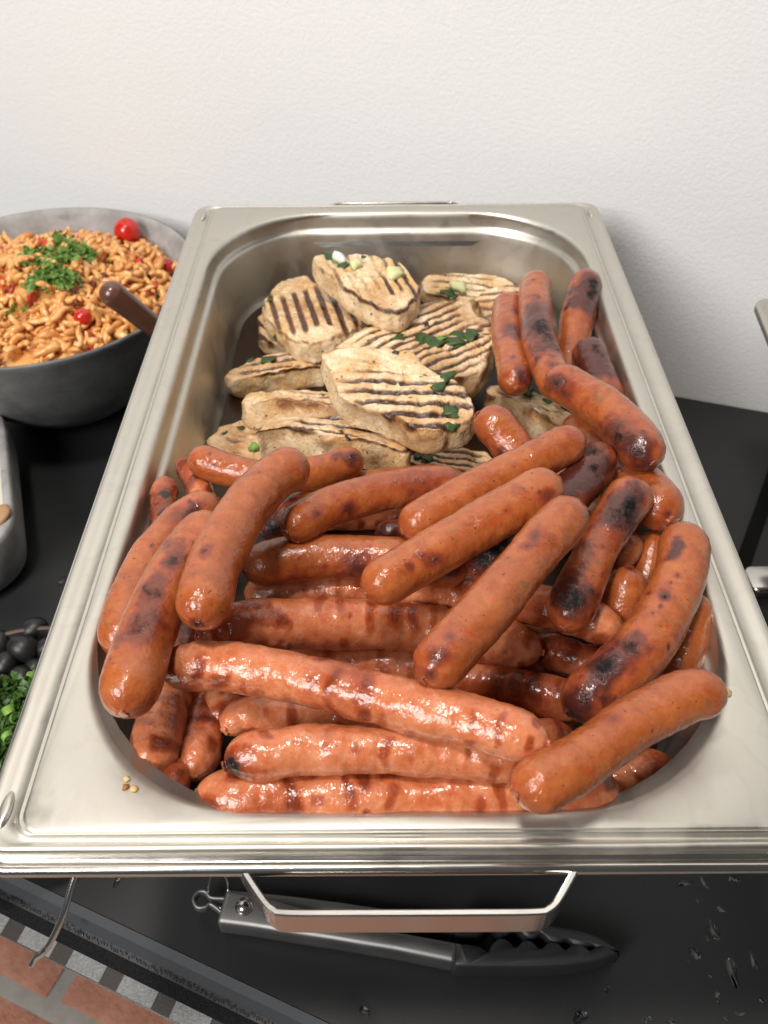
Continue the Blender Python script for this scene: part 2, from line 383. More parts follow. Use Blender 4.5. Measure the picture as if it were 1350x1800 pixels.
# brick floor (seen past the table's front edge)
fl = mesh_obj('floor', [(-3, -3, FLOOR-.012), (3, -3, FLOOR-.012), (3, 3, FLOOR-.012), (-3, 3, FLOOR-.012)], [(0, 1, 2, 3)], M['mortar'], smooth=False, origin=False); tag(fl, kind='structure')
rng = random.Random(5)
EU = np.array([math.cos(math.radians(-22)), math.sin(math.radians(-22)), 0]); EV = np.array([-EU[1], EU[0], 0])
bl, bw, jt = .232, .108, .022
def brick_mesh(seed):
    n = 9; m = 5
    X, Y = np.meshgrid(np.linspace(-.5, .5, n), np.linspace(-.5, .5, m), indexing='ij')
    edge = np.maximum(np.abs(X)*2, np.abs(Y)*2)
    Z = np.where(edge > .99, -.010, 0.0)
    P = np.stack([X*bl, Y*bw, Z], -1).reshape(-1, 3)
    P += .0030*np.stack([vnoise(P*30, seed), vnoise(P*30+9, seed+1), .6*vnoise(P*45+4, seed+2)], -1)
    return P, [f for f in grid_faces(n, m, closed=False)]
bmeshes = []
for k in range(3):
    P, F = brick_mesh(40+k*5); me = bpy.data.meshes.new('brick'); me.from_pydata(P.tolist(), [], [f[::-1] for f in F]); me.polygons.foreach_set('use_smooth', [True]*len(F)); me.materials.append(M['brick']); bmeshes.append(me)
J0 = at(104, 1730, FLOOR)     # a cross joint between two bricks of the second row
r0 = at(60, 1740, FLOOR)      # front of that row
for row in range(-5, 4):
    for k in range(-3, 4):
        ctr = J0+EU*((k+.5)*(bl+jt)+(row % 2)*(bl+jt)*.5)+EV*(row*(bw+jt)+.036)
        q = bpy.data.objects.new('brick', bmeshes[rng.randrange(3)]); COL.objects.link(q); q.parent = fl
        q.location = (ctr[0], ctr[1], FLOOR+rng.uniform(-.002, .002)); q.rotation_euler = (0, 0, math.radians(-22)+rng.uniform(-.012, .012)+(math.pi if rng.random() < .5 else 0))

# ------------------------------------------------------------------ table
TA = at(32, 1538, 0.); TB = at(480, 1751, 0.)
TD = (TB-TA)/np.linalg.norm(TB-TA); TN = np.array([TD[1], -TD[0], 0])       # front edge direction, outward normal
tb = empty('buffet_table', (TA[0], TA[1], FLOOR), 'black laminate buffet table standing against the white wall', 'table')
def tpt(s, out, z): return TA+TD*s+TN*out+np.array([0, 0, z])
L0, L1 = -1.2, 1.6
fr0, fr1 = tpt(L0, 0, 0), tpt(L1, 0, 0)
def wall_at(p):   # follow the table's depth direction to the wall
    t = ((WA-p)@WN)/((-TN)@WN); return p-TN*(t-.003)
bk0, bk1 = wall_at(fr0), wall_at(fr1)
top = [fr0, fr1, bk1, bk0]
V = np.array(top+[p-np.array([0, 0, .022]) for p in top])
mesh_obj('table_top', V, [(0, 1, 2, 3), (4, 7, 6, 5), (0, 4, 5, 1), (1, 5, 6, 2), (2, 6, 7, 3), (3, 7, 4, 0)], M['table'], tb, smooth=False)
def band(name, prof, mat, s0=L0, s1=L1, n=2, wob=0):
    """strip along the table front: prof = (out, z) points"""
    ss = np.linspace(s0, s1, n); V = []
    for s in ss:
        w = wob*math.sin(s*9.0)
        V += [tpt(s, o_+w, z) for o_, z in prof]
    k = len(prof); F = []
    for i in range(n-1):
        for j in range(k): F.append((i*k+j, i*k+(j+1) % k, (i+1)*k+(j+1) % k, (i+1)*k+j))
    F += [tuple(range(k-1, -1, -1)), tuple(range((n-1)*k, n*k))]
    return mesh_obj(name, V, F, mat, tb, smooth=False)
band('edge_band', [(.0004, -.0002), (.0050, -.0040), (.0088, -.0105), (.0089, -.0115), (.0004, -.0115)], M['edge'])
hook = band('hook_tape', [(.0070, -.0117), (.0089, -.0112), (.0128, -.0117), (.0128, -.0135), (.0070, -.0135)], M['nylon'])
band('felt_band', [(.0128, -.0119), (.0200, -.0127), (.0200, -.0146), (.0128, -.0139)], M['felt'], n=80, wob=.0002)
rib = band('patterned_ribbon', [(.0201, -.0126), (.0292, -.0142), (.0292, -.0156), (.0201, -.0146)], M['brown'])
hem = band('ribbon_hem', [(.0292, -.0141), (.0299, -.0143), (.0299, -.0158), (.0292, -.0157)], M['chrome'])
# loops of the hook tape
mb = []; rl = random.Random(3)
for i in range(420):
    s = -.12+i*.0015+rl.uniform(-.0006, .0006); o_ = rl.uniform(.0092, .0112); hh = rl.uniform(.0006, .0014)
    P = np.array([tpt(s, o_, -.0114), tpt(s+.0004, o_+.0003, -.0112+hh), tpt(s+.0008, o_+.0010, -.0112+hh), tpt(s+.0010, o_+.0014, -.0116)]); mb.append(tube(P, .00022, 4, ref=TD))
v, f = join(mb); o = mesh_obj('tape_loops', v, f, M['nylon'], tb); o['kind'] = 'stuff'; o.parent = hook
sg = float((at(115.7, 1698, -.0141)-TA)@TD); per = float((at(204.6, 1742.4, -.0141)-at(115.7, 1698, -.0141))@TD); gl = float((at(174.4, 1726.4, -.0141)-at(115.7, 1698, -.0141))@TD)
for i in range(-8, 16):
    s0 = sg+i*per
    fr_ = [(a_, o_, z_) for (o_, z_) in ((.0202, -.0124), (.0291, -.0140)) for a_ in (0, gl)]
    v = [tpt(s0+a_, o_, z_+.0002) for a_, o_, z_ in fr_]+[tpt(s0+a_, o_, z_-.0006) for a_, o_, z_ in fr_]
    o = mesh_obj('silver_patch', v, [(0, 2, 3, 1), (4, 5, 7, 6), (0, 1, 5, 4), (2, 6, 7, 3), (0, 4, 6, 2), (1, 3, 7, 5)], M['foil'], tb, smooth=False); o.parent = rib
for s, dpt in ((-1.1, .06), (1.5, .06), (-1.1, .5), (1.5, .5)):
    p = tpt(s, -dpt, 0); v, f = tube([p+np.array([0, 0, FLOOR]), p+np.array([0, 0, -.022])], .02, 16, ref=(1, 0, 0)); mesh_obj('leg', v, f, M['nylon'], tb)

# ------------------------------------------------------------------ steel pan and chafing frame
PX0, PX1, PY0, PY1 = -.1625, .1625, 0.0, .53
OX0, OX1, OY0, OY1, OR = -.1400, .1390, .0140, .5115, .078
def ring(ix, iy, R, z, base=None):
    if base is None: return rrect(PX0+ix, PX1-ix, PY0+iy, PY1-iy, R, RIM+z)
    return rrect(OX0+ix, OX1-ix, OY0+iy, OY1-iy, R+.018, RIM+z)
rings = [ring(.0010, .0010, .011, -.0065), ring(.0, .0, .012, -.0055), ring(0, 0, .012, -.0016), ring(.0006, .0005, .0115, -.0005), ring(.0018, .0012, .0105, -.0001),
         ring(.0045, .0022, .0100, -.0002), ring(.0060, .0029, .0098, -.0011), ring(.0085, .0038, .0095, -.0015), ring(.0112, .0047, .0090, -.0014), ring(.0124, .0052, .0088, -.0006), ring(.0136, .0057, .0086, .0009), ring(.0143, .0060, .0085, .0011),
         ring(.0147, .0062, .0085, .0004), ring(.0151, .0064, .0085, .0005), ring(.0155, .0067, .0085, .0013), ring(.0162, .0072, .0085, .0015)]
rings += [ring(-.0030, -.0030, .062, .0014, 1), ring(-.0012, -.0012, .0605, .0010, 1), ring(0, 0, OR, .0002, 1), ring(.0009, .0009, .0590, -.0014, 1), ring(.0013, .0013, .0586, -.0035, 1),
          ring(.0020, .0020, .0580, -.0095, 1), ring(.0026, .0026, .0575, -.0112, 1), ring(.0042, .0042, .0560, -.0122, 1), ring(.0056, .0056, .0545, -.0130, 1), ring(.0063, .0063, .0538, -.0150, 1)]
for t in np.linspace(.15, 1, 6): rings.append(ring(.0063+.006*t, .0063+.006*t, .0538-.006*t, -.015-.037*t, 1))
for a in np.linspace(15, 90, 6):
    q = math.radians(a); rings.append(ring(.0123+.012*(1-math.cos(q)), .0123+.012*(1-math.cos(q)), .0478-.012*(1-math.cos(q)), -.052-.012*math.sin(q), 1))
for t in (.02, .05): rings.append(ring(.0243+t*.6, .0243+t*.6, max(.004, .0358-t*.6), -.0643, 1))
PANZ = RIM-.0643
K = len(rings[0]); V = np.vstack(rings)
# hand-worn metal is never perfectly flat
V[:, 2] += .00022*vnoise(V*28, 3)
F = [f for f in grid_faces(len(rings), K)]
F.append(tuple(range((len(rings)-1)*K, len(rings)*K)))
pan = mesh_obj('food_pan', V, F, M['pan']); tag(pan, 'deep stainless steel buffet pan full of grilled sausages and steaks', 'pan')
# pressed oval stacking marks in the rim corners
for (cx, cy, rz) in ((-.1555, .0165, 90), (-.1555, .5135, 90), (.1555, .5135, 90), (.1555, .0165, 90)):
    K2 = 24; a = np.linspace(0, 2*np.pi, K2, endpoint=False); v = []
    for rr, zz in ((1.0, -.0005), (.8, .0005), (.45, .0008)):
        v += [(cx+.0024*rr*math.cos(t), cy+.0075*rr*math.sin(t), RIM-.0006+zz) for t in a]
    f = grid_faces(3, K2)+[tuple(range(2*K2, 3*K2))]
    mesh_obj('stacking_mark', v, f, M['pan'], pan)

ch = empty('chafing_frame', (0, .265, 0), 'polished steel chafing frame with strap handles holding the buffet pan', 'chafing dish')
def fring(o_, R, z, oy=None): 
    oy = o_ if oy is None else oy
    return rrect(PX0-o_, PX1+o_, PY0-oy, PY1+oy, R, RIM+z)
fr = [fring(-.004, .010, -.0130), fring(-.004, .010, -.0068), fring(.0002, .012, -.0066, .0004), fring(.0006, .0125, -.0074, .0010), fring(.0010, .0128, -.0074, .0018), fring(.0014, .013, -.0064, .0024), fring(.0022, .0135, -.0060, .0034),
      fring(.0030, .014, -.0063, .0046), fring(.0036, .015, -.0076, .0056), fring(.0038, .015, -.0092, .0059), fring(.0034, .0148, -.0110, .0054), fring(.0024, .0140, -.0118, .0044), fring(-.004, .010, -.0130)]
V = np.vstack(fr); K = len(fr[0]); mesh_obj('rail', V, grid_faces(len(fr), K), M['frame'], ch)
# water basin below the rail
bs = [fring(-.0045, .02, -.0125), fring(-.026, .03, -.020), fring(-.030, .04, -.085), fring(-.05, .03, -.09)]
V = np.vstack(bs); V[:, 1] += 0; mesh_obj('water_basin', V, [f[::-1] for f in grid_faces(4, K)]+[tuple(range(3*K, 4*K))], M['frame'], ch)
def strap(path, hz, th, name, mat, parent):
    """flat metal strap standing on edge along a horizontal path"""
    P = spline(path, 90); T, N, B = frames(P, np.array([0, 0, 1.])); e = th*.22
    V = []
    for i in range(len(P)):
        n = B[i]*th/2; u = np.array([0, 0, 1.])*hz/2; bv = B[i]*e/1.; bz = np.array([0, 0, e])
        V += [P[i]+n+u-bz, P[i]+n-bv+u, P[i]-n+bv+u, P[i]-n+u-bz, P[i]-n-u+bz, P[i]-n+bv-u, P[i]+n-bv-u, P[i]+n-u+bz]
    F = grid_faces(len(P), 8)+[tuple(range(7, -1, -1)), tuple(range((len(P)-1)*8, len(P)*8))]
    return mesh_obj(name, V, F, mat, parent, smooth=False)
def handle(sign, y0):
    zc = RIM-.0160
    pts = [(-.0665, -.006), (-.0620, .001), (-.0545, .0105), (-.0510, .0135), (-.0465, .0148), (-.02, .0150), (.02, .0150), (.0440, .0148), (.0485, .0135), (.0520, .0105), (.0590, .001), (.0635, -.006)]
    P = [(x, y0+sign*d, zc) for x, d in pts]
    return strap(P, .0170, .0026, 'strap_handle', M['frame'], ch)
handle(-1, -.0045); handle(1, .5345)
for sx in (-1, 1):
    for y in (.16, .40):
        x = sx*.120
        v, f = tube([(x*.97, y, RIM-.085), (x*1.0, y, .08), (x*1.02, y, .004)], .005, 12, ref=(1, 0, 0)); mesh_obj('leg', v, f, M['chrome'], ch)
        v, f = lathe([(.001, 0.0), (.012, 0.0002), (.012, .004), (.006, .006), (.001, .0062)], 20, (x*1.02, y, .0004), True, True); mesh_obj('foot', v, f, M['nylon'], ch)
# bent chrome wire reaching out past the table's corner
wp = [at(150, 1500, RIM-.030), at(131, 1542, RIM-.036), at(112, 1605, RIM-.046), at(92, 1650, RIM-.056), at(76, 1674, RIM-.063), at(64, 1683, RIM-.067), at(55, 1697, RIM-.071)]
P = spline(wp, 60); R = np.full(60, .00135); R[-14:] = .0015; v, f = tube(P, R, 12, ref=(0, 0, 1)); mesh_obj('lid_wire', v, f, M['chrome'], ch)

# ------------------------------------------------------------------ food: solver and builders
def rr_sdf(x, y, ins):
    cx, cy = (OX0+OX1)/2, (OY0+OY1)/2; hx, hy = (OX1-OX0)/2-ins, (OY1-OY0)/2-ins; R = np.maximum(OR-ins, .02)
    qx = np.abs(x-cx)-(hx-R); qy = np.abs(y-cy)-(hy-R)
    return np.hypot(np.maximum(qx, 0), np.maximum(qy, 0))+np.minimum(np.maximum(qx, qy), 0)-R
def wall_inset(z):
    d = np.clip(RIM-z, -1, .065)
    return np.where(d < .0, -.03, np.where(d < .012, .002, np.where(d < .052, .0063+.006*(d-.015)/.037, .0123+.012*np.clip((d-.052)/.0125, 0, 1)**2)))
PILE_P = np.zeros((0, 3)); PILE_R = np.zeros(0)
WALLF = .66
def hits(P, R, squish):
    if (P[:, 2]-R*.98 < PANZ).any(): return True
    s = rr_sdf(P[:, 0], P[:, 1], wall_inset(P[:, 2]))
    # below the rim a piece has to stay inside the pan walls
    if ((P[:, 2] < RIM+.002) & (s > -R*WALLF)).any(): return True
    if len(PILE_R):
        d = np.linalg.norm(P[:, None]-PILE_P[None], axis=2)
        if (d < squish*(R[:, None]+PILE_R[None])).any(): return True
    return False
def add_pile(P, R):
    global PILE_P, PILE_R
    PILE_P = np.vstack([PILE_P, P]); PILE_R = np.r_[PILE_R, R]
LOG = []
def pick(Vw, Nw, px, py):
    """vertex of a mesh that faces the camera and is seen at a photograph pixel"""
    q = to_px(Vw); d = np.hypot(q[:, 0]-px, q[:, 1]-py)
    face = (Nw*(CAM-Vw)).sum(1) > 0
    return int(np.argmin(np.where(face, d, 1e9)))
def cap_profile(s, L, r, kind):
    ln = r*(1.2 if kind == 'k' else 1.4)
    a = np.clip(s/ln, 0, 1); b = np.clip((L-s)/ln, 0, 1)
    p = 2.2 if kind == 'k' else 2.0
    fa = np.sqrt(np.maximum(1-(1-a)**p, 0)); fb = np.sqrt(np.maximum(1-(1-b)**p, 0))
    if kind == 'b': fa = fa**.85*(.93+.07*a); fb = fb**.85*(.93+.07*b)
    return fa*fb
def sausage(kind, pts, w, label, marks=(), seed=0, waist=0.0, top=None, group=None, squish=.88, brown=1.0, zmin=-1.0, dz=0.0):
    """kind k = smoked sausage, b = bratwurst. pts: centre line as seen in the photograph, w: its thickness there.
    The sausage is dropped onto the pile below it along the line of sight, so it keeps its place and finds its height."""
    px = spline(pts, 26); t = np.linspace(0, 1, 26)
    def lay(za, zb):
        P = at(px[:, 0], px[:, 1], za+(zb-za)*t); R = w/2*depth(P)/FPX
        L = np.linalg.norm(np.diff(P, axis=0), axis=1).sum()
        s = np.r_[0, np.cumsum(np.linalg.norm(np.diff(P, axis=0), axis=1))]
        return P, R*np.maximum(cap_profile(s, L, R.mean(), kind), .25)
    za = zb = RIM+.10 if top is None else RIM+top
    # fall
    for step in (.004, .001):
        moved = True
        while moved:
            moved = False
            for da, db in ((step, step), (step, 0), (0, step)):
                if abs((za-da)-(zb-db)) > .035: continue
                if min(za-da, zb-db) < RIM+zmin: continue
                P, R = lay(za-da, zb-db)
                if not hits(P, R, squish): za -= da; zb -= db; moved = True
    za += dz; zb += dz
    P, R = lay(za, zb); add_pile(P, R)
    r0 = (w/2*depth(P)/FPX).mean()
    LOG.append((label[:44], round(za-RIM, 3), round(zb-RIM, 3), 'dia mm', round(r0*2000, 1), 'len', round(np.linalg.norm(np.diff(P, axis=0), axis=1).sum()*1000)))
    # surface
    Mn, K = 150, 48
    Pc = spline(P, 400); Lt = np.linalg.norm(np.diff(Pc, axis=0), axis=1).sum()
    u = np.linspace(0, 1, Mn-2); u = (1-np.cos(u*np.pi))/2*.35+u*.65        # more rings at the ends
    u = np.clip(u, .0012, .9988)
    C = np.stack([np.interp(u*Lt, np.linspace(0, Lt, 400), Pc[:, k]) for k in range(3)], -1)
    T, N, B = frames(C, CAM-C.mean(0))
    prof = r0*cap_profile(u*Lt, Lt, r0, kind)
    prof *= 1-waist*np.exp(-((u-.52)/.2)**2)
    sd = seed*13+7
    prof *= 1+(.035 if kind == 'k' else .05)*vnoise(np.stack([u*Lt*45, u*0+sd, u*0], -1), sd)
    a = np.linspace(0, 2*np.pi, K, endpoint=False)
    dirs = np.cos(a)[None, :, None]*N[:, None]+np.sin(a)[None, :, None]*B[:, None]
    Vv = C[:, None]+prof[:, None, None]*dirs
    n3 = Vv*1.0
    if kind == 'b':
        disp = .00065*fbm(n3*75, sd, 3)+.00032*fbm(n3*230, sd+3, 2)
        ringm = np.sin(u*Lt/.0115*2*np.pi+1.5*vnoise(np.stack([u*9, u*0, u*0+sd], -1), sd))[:, None]
        disp += -.00045*np.clip(ringm-.3, 0, 1)*(.5+.9*vnoise(n3*55, sd+21))
    else:
        disp = .00045*fbm(n3*70, sd, 3)+.00018*fbm(n3*330, sd+3, 2)
    disp = disp*np.clip(prof/r0, 0, 1)[:, None]; rg_n = 3+seed % 3
    se = np.minimum(u, 1-u)*Lt
    disp = disp-(.055*r0*np.exp(-se/.0045))[:, None]*np.cos(a*rg_n+2*vnoise(np.stack([a*0, a, a*0+sd], -1), sd))[None]**2
    Vv = Vv+disp[..., None]*dirs
    # puckered tip
    nubr = r0*np.random.RandomState(sd+1).uniform(.12, .22, 2); nubl = r0*np.random.RandomState(sd+2).uniform(.02, .07 if kind == 'k' else .16, 2)
    def nub(i, sg, q):     # knotted casing at the tip
        d_ = dirs[i]*(1+.25*np.cos(a*3+sd)[:, None])
        return [C[i]+sg*T[i]*nubl[q]*k_+d_*nubr[q]*r_ for k_, r_ in ((.25, .95), (.6, 1.05), (1.0, .75))]
    n0, n1 = nub(0, -1, 0), nub(Mn-3, 1, 1)
    Vv = np.concatenate([np.stack(n0[::-1]), Vv, np.stack(n1)]); MR = len(Vv)
    V = Vv.reshape(-1, 3); F = [q[::-1] for q in grid_faces(MR, K)]
    tip0 = C[0]-T[0]*nubl[0]*1.1; tip1 = C[-1]+T[-1]*nubl[1]*1.1
    V = np.vstack([V, tip0, tip1]); n = len(V)
    F += [(n-2, j, (j+1) % K) for j in range(K)]
    F += [(n-1, (MR-1)*K+(j+1) % K, (MR-1)*K+j) for j in range(K)]
    dpad = np.concatenate([np.repeat(dirs[:1], 3, 0), dirs, np.repeat(dirs[-1:], 3, 0)])
    Nw = np.vstack([dpad.reshape(-1, 3), -T[0], T[-1]]); upad = np.r_[np.zeros(3), u, np.ones(3)]
    char = np.zeros(n); br = np.zeros(n)
    S_ = np.r_[np.repeat(upad*Lt, K), 0, Lt]
    if kind == 'b':
        rg = np.random.RandomState(sd); ANG = np.r_[np.tile((a+np.pi) % (2*np.pi)-np.pi, MR), 0, 0]
        sw = S_+.0035*fbm(V*70, sd+9, 2); aw = ANG+.35*fbm(V*60+5, sd+10, 2); st = np.zeros(n); sk = rg.uniform(.004, .012)
        while sk < Lt:
            for q_ in range(rg.randint(1, 4)):
                ac = rg.uniform(-1.5, 1.5); w1 = rg.uniform(.0017, .0034); w2 = rg.uniform(.25, .75)
                st = np.maximum(st, rg.uniform(.45, 1.15)*np.exp(-((sw-sk)/w1)**4-((aw-ac)/w2)**4))
            sk += rg.uniform(.008, .0135)
        br = brown*(.80*st+.58*fbm(V*34, sd+2, 3)+.13)
        ends = np.exp(-S_/.010)+np.exp(-(Lt-S_)/.010); br = br+.30*ends
    else:
        br = .18*fbm(V*36, sd+2, 3)-.02
        ends = np.exp(-S_/.004)+np.exp(-(Lt-S_)/.004); br = br+.35*ends
    for mk in marks:
        mx, my, mr, ms = mk[:4]; kk = mk[4] if len(mk) > 4 else 'c'
        i = pick(V, Nw, mx, my); c0 = V[i]; rad = mr*depth(c0)/FPX
        dv = V-c0; al = (dv@T[int(np.clip(i//K-3, 0, Mn-3))]); d = np.sqrt(np.maximum((dv**2).sum(1)-.45*al**2, 0))/rad
        d = d*(1+.55*fbm(V*75, sd+int(mx), 2)+.35*fbm(V*230, sd+int(my), 3))
        if kk == 'c': char = np.maximum(char, ms*np.clip(.8*(1.45-d), 0, .95)); br = np.maximum(br, ms*np.clip(.75*(2.6-d), 0, 1.15))
        else: br = np.maximum(br, np.clip(1.25*ms*(1.65-d), 0, 1.1))
    name = 'smoked_sausage' if kind == 'k' else 'bratwurst'
    o = mesh_obj(name, V, F, M['kr' if kind == 'k' else 'br'], attrs=dict(char=char, brown=br))
    return tag(o, label, 'sausage', group or ('smoked sausages in the pan' if kind == 'k' else 'bratwursts in the pan'))

def leaf_blob(c, n, size, mat, name, parent, seed, lump=.35, thick=.12, lift=.0006):
    """small torn piece of leaf or onion lying on a surface"""
    rg = np.random.RandomState(seed); n = n/np.linalg.norm(n); t = np.cross(n, rg.randn(3)); t /= np.linalg.norm(t); b = np.cross(n, t)
    K = 12; a = np.linspace(0, 2*np.pi, K, endpoint=False); R = size*(1+lump*rg.uniform(-1, 1, K)); el = rg.uniform(.55, .9)
    v = []
    for rr, h in ((1.0, 0), (1.0, thick), (.55, thick*1.6)):
        for k in range(K):
            v.append(c+t*R[k]*rr*math.cos(a[k])+b*R[k]*rr*el*math.sin(a[k])+n*(lift+size*(h+.16*math.sin(2*a[k]+seed)*rr)))
    f = grid_faces(3, K)+[tuple(range(2*K, 3*K)), tuple(range(K-1, -1, -1))]
    return mesh_obj(name, v, f, mat, parent)

def steak(top_px, th, tilt, stripe, label, seed, spacing=.0082, drop=.06, herbs=(), edge_char=.5, squish=.9, brown=.0, stripes=1.0, side_char=0.0, shift=0.0, fade=None):
    """top_px: outline of the grilled top face as seen in the photograph; th thickness; tilt = slope of that face (dz/dx, dz/dy);
    stripe: direction of the grill marks (pixels). Lowered along the line of sight until it rests on what is below."""
    top_px = np.asarray(top_px, float); cpx = top_px.mean(0)
    nrm = np.array([-tilt[0], -tilt[1], 1.0]); nrm /= np.linalg.norm(nrm)
    loop = spline(np.vstack([top_px, top_px[:1]]), 121)[:-1]
    rg = np.random.RandomState(seed)
    def lay(z):
        p0 = at(cpx[0], cpx[1], z); L = at_plane(loop[:, 0], loop[:, 1], p0, nrm); c = L.mean(0)
        s = []
        for q in (.92, .6, .25): s.append(c+(L[::6]-c)*q-nrm*th*.5)
        return p0, L, np.vstack(s)
    z = RIM+drop; R = th*.5
    for step in (.003, .001):
        while True:
            p0, L, Sm = lay(z-step)
            if hits(Sm, np.full(len(Sm), R), squish): break
            z -= step
    p0, L, Sm = lay(z); add_pile(Sm, np.full(len(Sm), R))
    LOG.append((label[:44], 'steak z', round(z-RIM, 3), 'size mm', round(1000*np.linalg.norm(L.max(0)-L.min(0)))))
    c = L.mean(0); A = len(loop)
    ang_n = .055*fbm(np.stack([np.cos(np.linspace(0, 2*np.pi, A, endpoint=False))*4, np.sin(np.linspace(0, 2*np.pi, A, endpoint=False))*4, np.full(A, seed)], -1), seed, 3)
    out = L-c; V = []; top = []; side = []
    qs = list(np.linspace(.03, .93, 40))
    for q in qs: V.append(c+out*(q*(1+ang_n[:, None]*q))); top.append(np.ones(A)); side.append(np.zeros(A))
    for a in np.linspace(15, 165, 16):           # rounded edge
        r_ = math.radians(a); bulge = .93+.07*math.sin(r_)**.60; h = -(th/2)*(1-math.copysign(abs(math.cos(r_))**.75, math.cos(r_)))
        V.append(c+out*bulge*(1+ang_n[:, None])+nrm*h); top.append(np.full(A, max(0, math.cos(r_)))); side.append(np.full(A, math.sin(r_)))
    for q in (.8, .5, .2, .03): V.append(c+out*q-nrm*th); top.append(np.zeros(A)); side.append(np.zeros(A))
    V = np.vstack(V); top = np.hstack(top); side = np.hstack(side); nr = len(V)//A
    dome = .0017*fbm((V-c)*34+seed, seed, 2)+.0012*fbm((V-c)*150, seed+5, 3)
    ctrf = np.linalg.norm((V-c)-((V-c)@nrm)[:, None]*nrm, axis=1); mx = np.linalg.norm(out, axis=1).mean()
    # grill bars
    q0 = at_plane(cpx[0], cpx[1], p0, nrm); q1 = at_plane(cpx[0]+stripe[0], cpx[1]+stripe[1], p0, nrm)
    sd = q1-q0; sd /= np.linalg.norm(sd); pd = np.cross(nrm, sd)
    uu = (V-c)@pd+shift; vv = (V-c)@sd
    ph = uu/spacing*2*np.pi+.22*fbm((V-c)*24, seed+8, 2)
    bar = sstep(-.22, .80, np.sin(ph)+.22*fbm((V-c)*90, seed+1, 2))
    patch = sstep(-.40, .15, fbm((V-c)*20+3, seed+2, 2)+.36)
    kb = np.floor((uu/spacing)+.25+.12*fbm((V-c)*24, seed+8, 2)).astype(np.int64); z_ = np.zeros_like(kb)
    e0 = mx*(.62+.55*_hash(kb, z_, z_, seed+50)); e1 = mx*(.62+.55*_hash(kb, z_+1, z_, seed+51)); vn = vv+.004*fbm((V-c)*60, seed+52, 2)
    patch = patch*sstep(-e0-.006, -e0+.004, vn)*(1-sstep(e1-.004, e1+.006, vn))*(.72+.45*_hash(kb, z_+2, z_, seed+53))
    if fade: patch = patch*sstep(fade[0], fade[1], to_px(V)[:, 0]+60*vnoise((V-c)*40, seed))
    char = stripes*bar*patch*top*.95
    soft = sstep(-.3, .9, np.sin(ph))
    br = .30*(top+.4*side)*fbm((V-c)*16+9, seed+31, 2)+top*(.85*soft*patch+.30*fbm((V-c)*40, seed+3, 3)+.22+brown)+side*(.46*fbm((V-c)*48, seed+4, 3)+.12+brown*.5)
    ed = np.exp(-((top-.82)/.24)**2)*(side > .03)
    ec = ed*min(1.0, edge_char+.25)*sstep(-.3, .5, fbm((V-c)*45, seed+6, 2)+.15); char = np.maximum(char, ec*.9); br = np.maximum(br, ec)
    if side_char: br = np.maximum(br, side*side_char*sstep(-.1, .6, fbm((V-c)*70, seed+7, 3)))
    V = V+nrm*((dome+.0003)*top-.0016*bar*patch*top*stripes-.0012*(ctrf/mx)**2*top)[:, None]
    od = out/np.linalg.norm(out, axis=1)[:, None]; OD = np.tile(od, (nr, 1))
    V = V+OD*(side*(.0030*fbm((V-c)*62, seed+11, 4)))[:, None]
    Vc = np.vstack([V, c+nrm*.0005+0*c, c-nrm*th]); n = len(Vc)
    F = grid_faces(nr, A)+[(n-2, j, (j+1) % A) for j in range(A)]+[(n-1, (nr-1)*A+(j+1) % A, (nr-1)*A+j) for j in range(A)]
    z0 = np.zeros(2)
    o = mesh_obj('pork_steak', Vc, F, M['steak'], attrs=dict(char=np.r_[char, z0], brown=np.r_[br, z0], side=np.r_[side, z0]))
    tag(o, label, 'steak', 'grilled pork steaks in the pan')
    Nw = np.vstack([np.tile(nrm, (len(V), 1))*np.maximum(top, .01)[:, None]+OD*side[:, None], nrm, -nrm])
    for i, (hx, hy, hs, hm) in enumerate(herbs):
        k = pick(Vc, Nw, hx, hy); pos = Vc[k]; sc = hs*depth(pos)/FPX/2*1.4
        nm = {'herb': 'herb_leaf', 'parsley': 'herb_leaf', 'onion': 'onion_piece', 'onionw': 'onion_piece', 'chive': 'onion_ring', 'olive': 'peppercorn'}[hm]
        leaf_blob(pos, Nw[k], sc, M[hm], nm, o, seed*31+i, thick=.45 if 'onion' in nm else .12)
    return o
jr = [ring(.0170, .0170, .0430, -.0580, 1), ring(.03, .03, .030, -.0579, 1), ring(.045, .045, .01, -.0579, 1)]; K = len(jr[0])
jz = mesh_obj('meat_juice', np.vstack(jr), grid_faces(3, K)+[tuple(range(2*K, 3*K))], M['juice'], pan); jz['kind'] = 'stuff'
# ------------------------------------------------------------------ steaks, lowest first
steak([(447,556),(470,530),(540,525),(600,560),(580,598),(500,606),(462,596)], .017, (.05,.0), (1,.9), 'pork steak almost hidden beneath the steak with bold upright grill bars', 1, edge_char=.3, brown=.15)
steak([(365,768),(390,746),(420,738),(470,745),(560,772),(600,790),(560,812),(480,814),(420,808),(376,790)], .013, (-.05,.0), (1,.25), 'thin flat pork steak with fine grill marks beside the pan wall behind the smoked sausages', 2, spacing=.0055, herbs=[(425,752,10,'herb'),(447,790,16,'chive'),(395,762,9,'herb')], edge_char=.2)
steak([(740,490),(758,481),(845,481),(885,484),(900,497),(880,515),(830,525),(775,522),(745,510)], .018, (0,.12), (1,.1), 'pork steak with a pale onion piece lying against the back wall of the pan', 3, herbs=[(806,508,22,'onion'),(785,515,20,'herb'),(795,520,14,'herb')], edge_char=.45)
steak([(830,522),(860,505),(915,502),(930,530),(905,560),(870,565),(845,542)], .018, (0,.15), (1,-.05), 'light brown pork steak tucked behind the short charred sausages', 4, stripes=.35, brown=.1)
steak([(900,752),(930,744),(962,762),(985,785),(930,796),(900,775)], .014, (0,.0), (1,.6), 'corner of a pork steak beneath the glossy pale steak', 5, edge_char=.2)
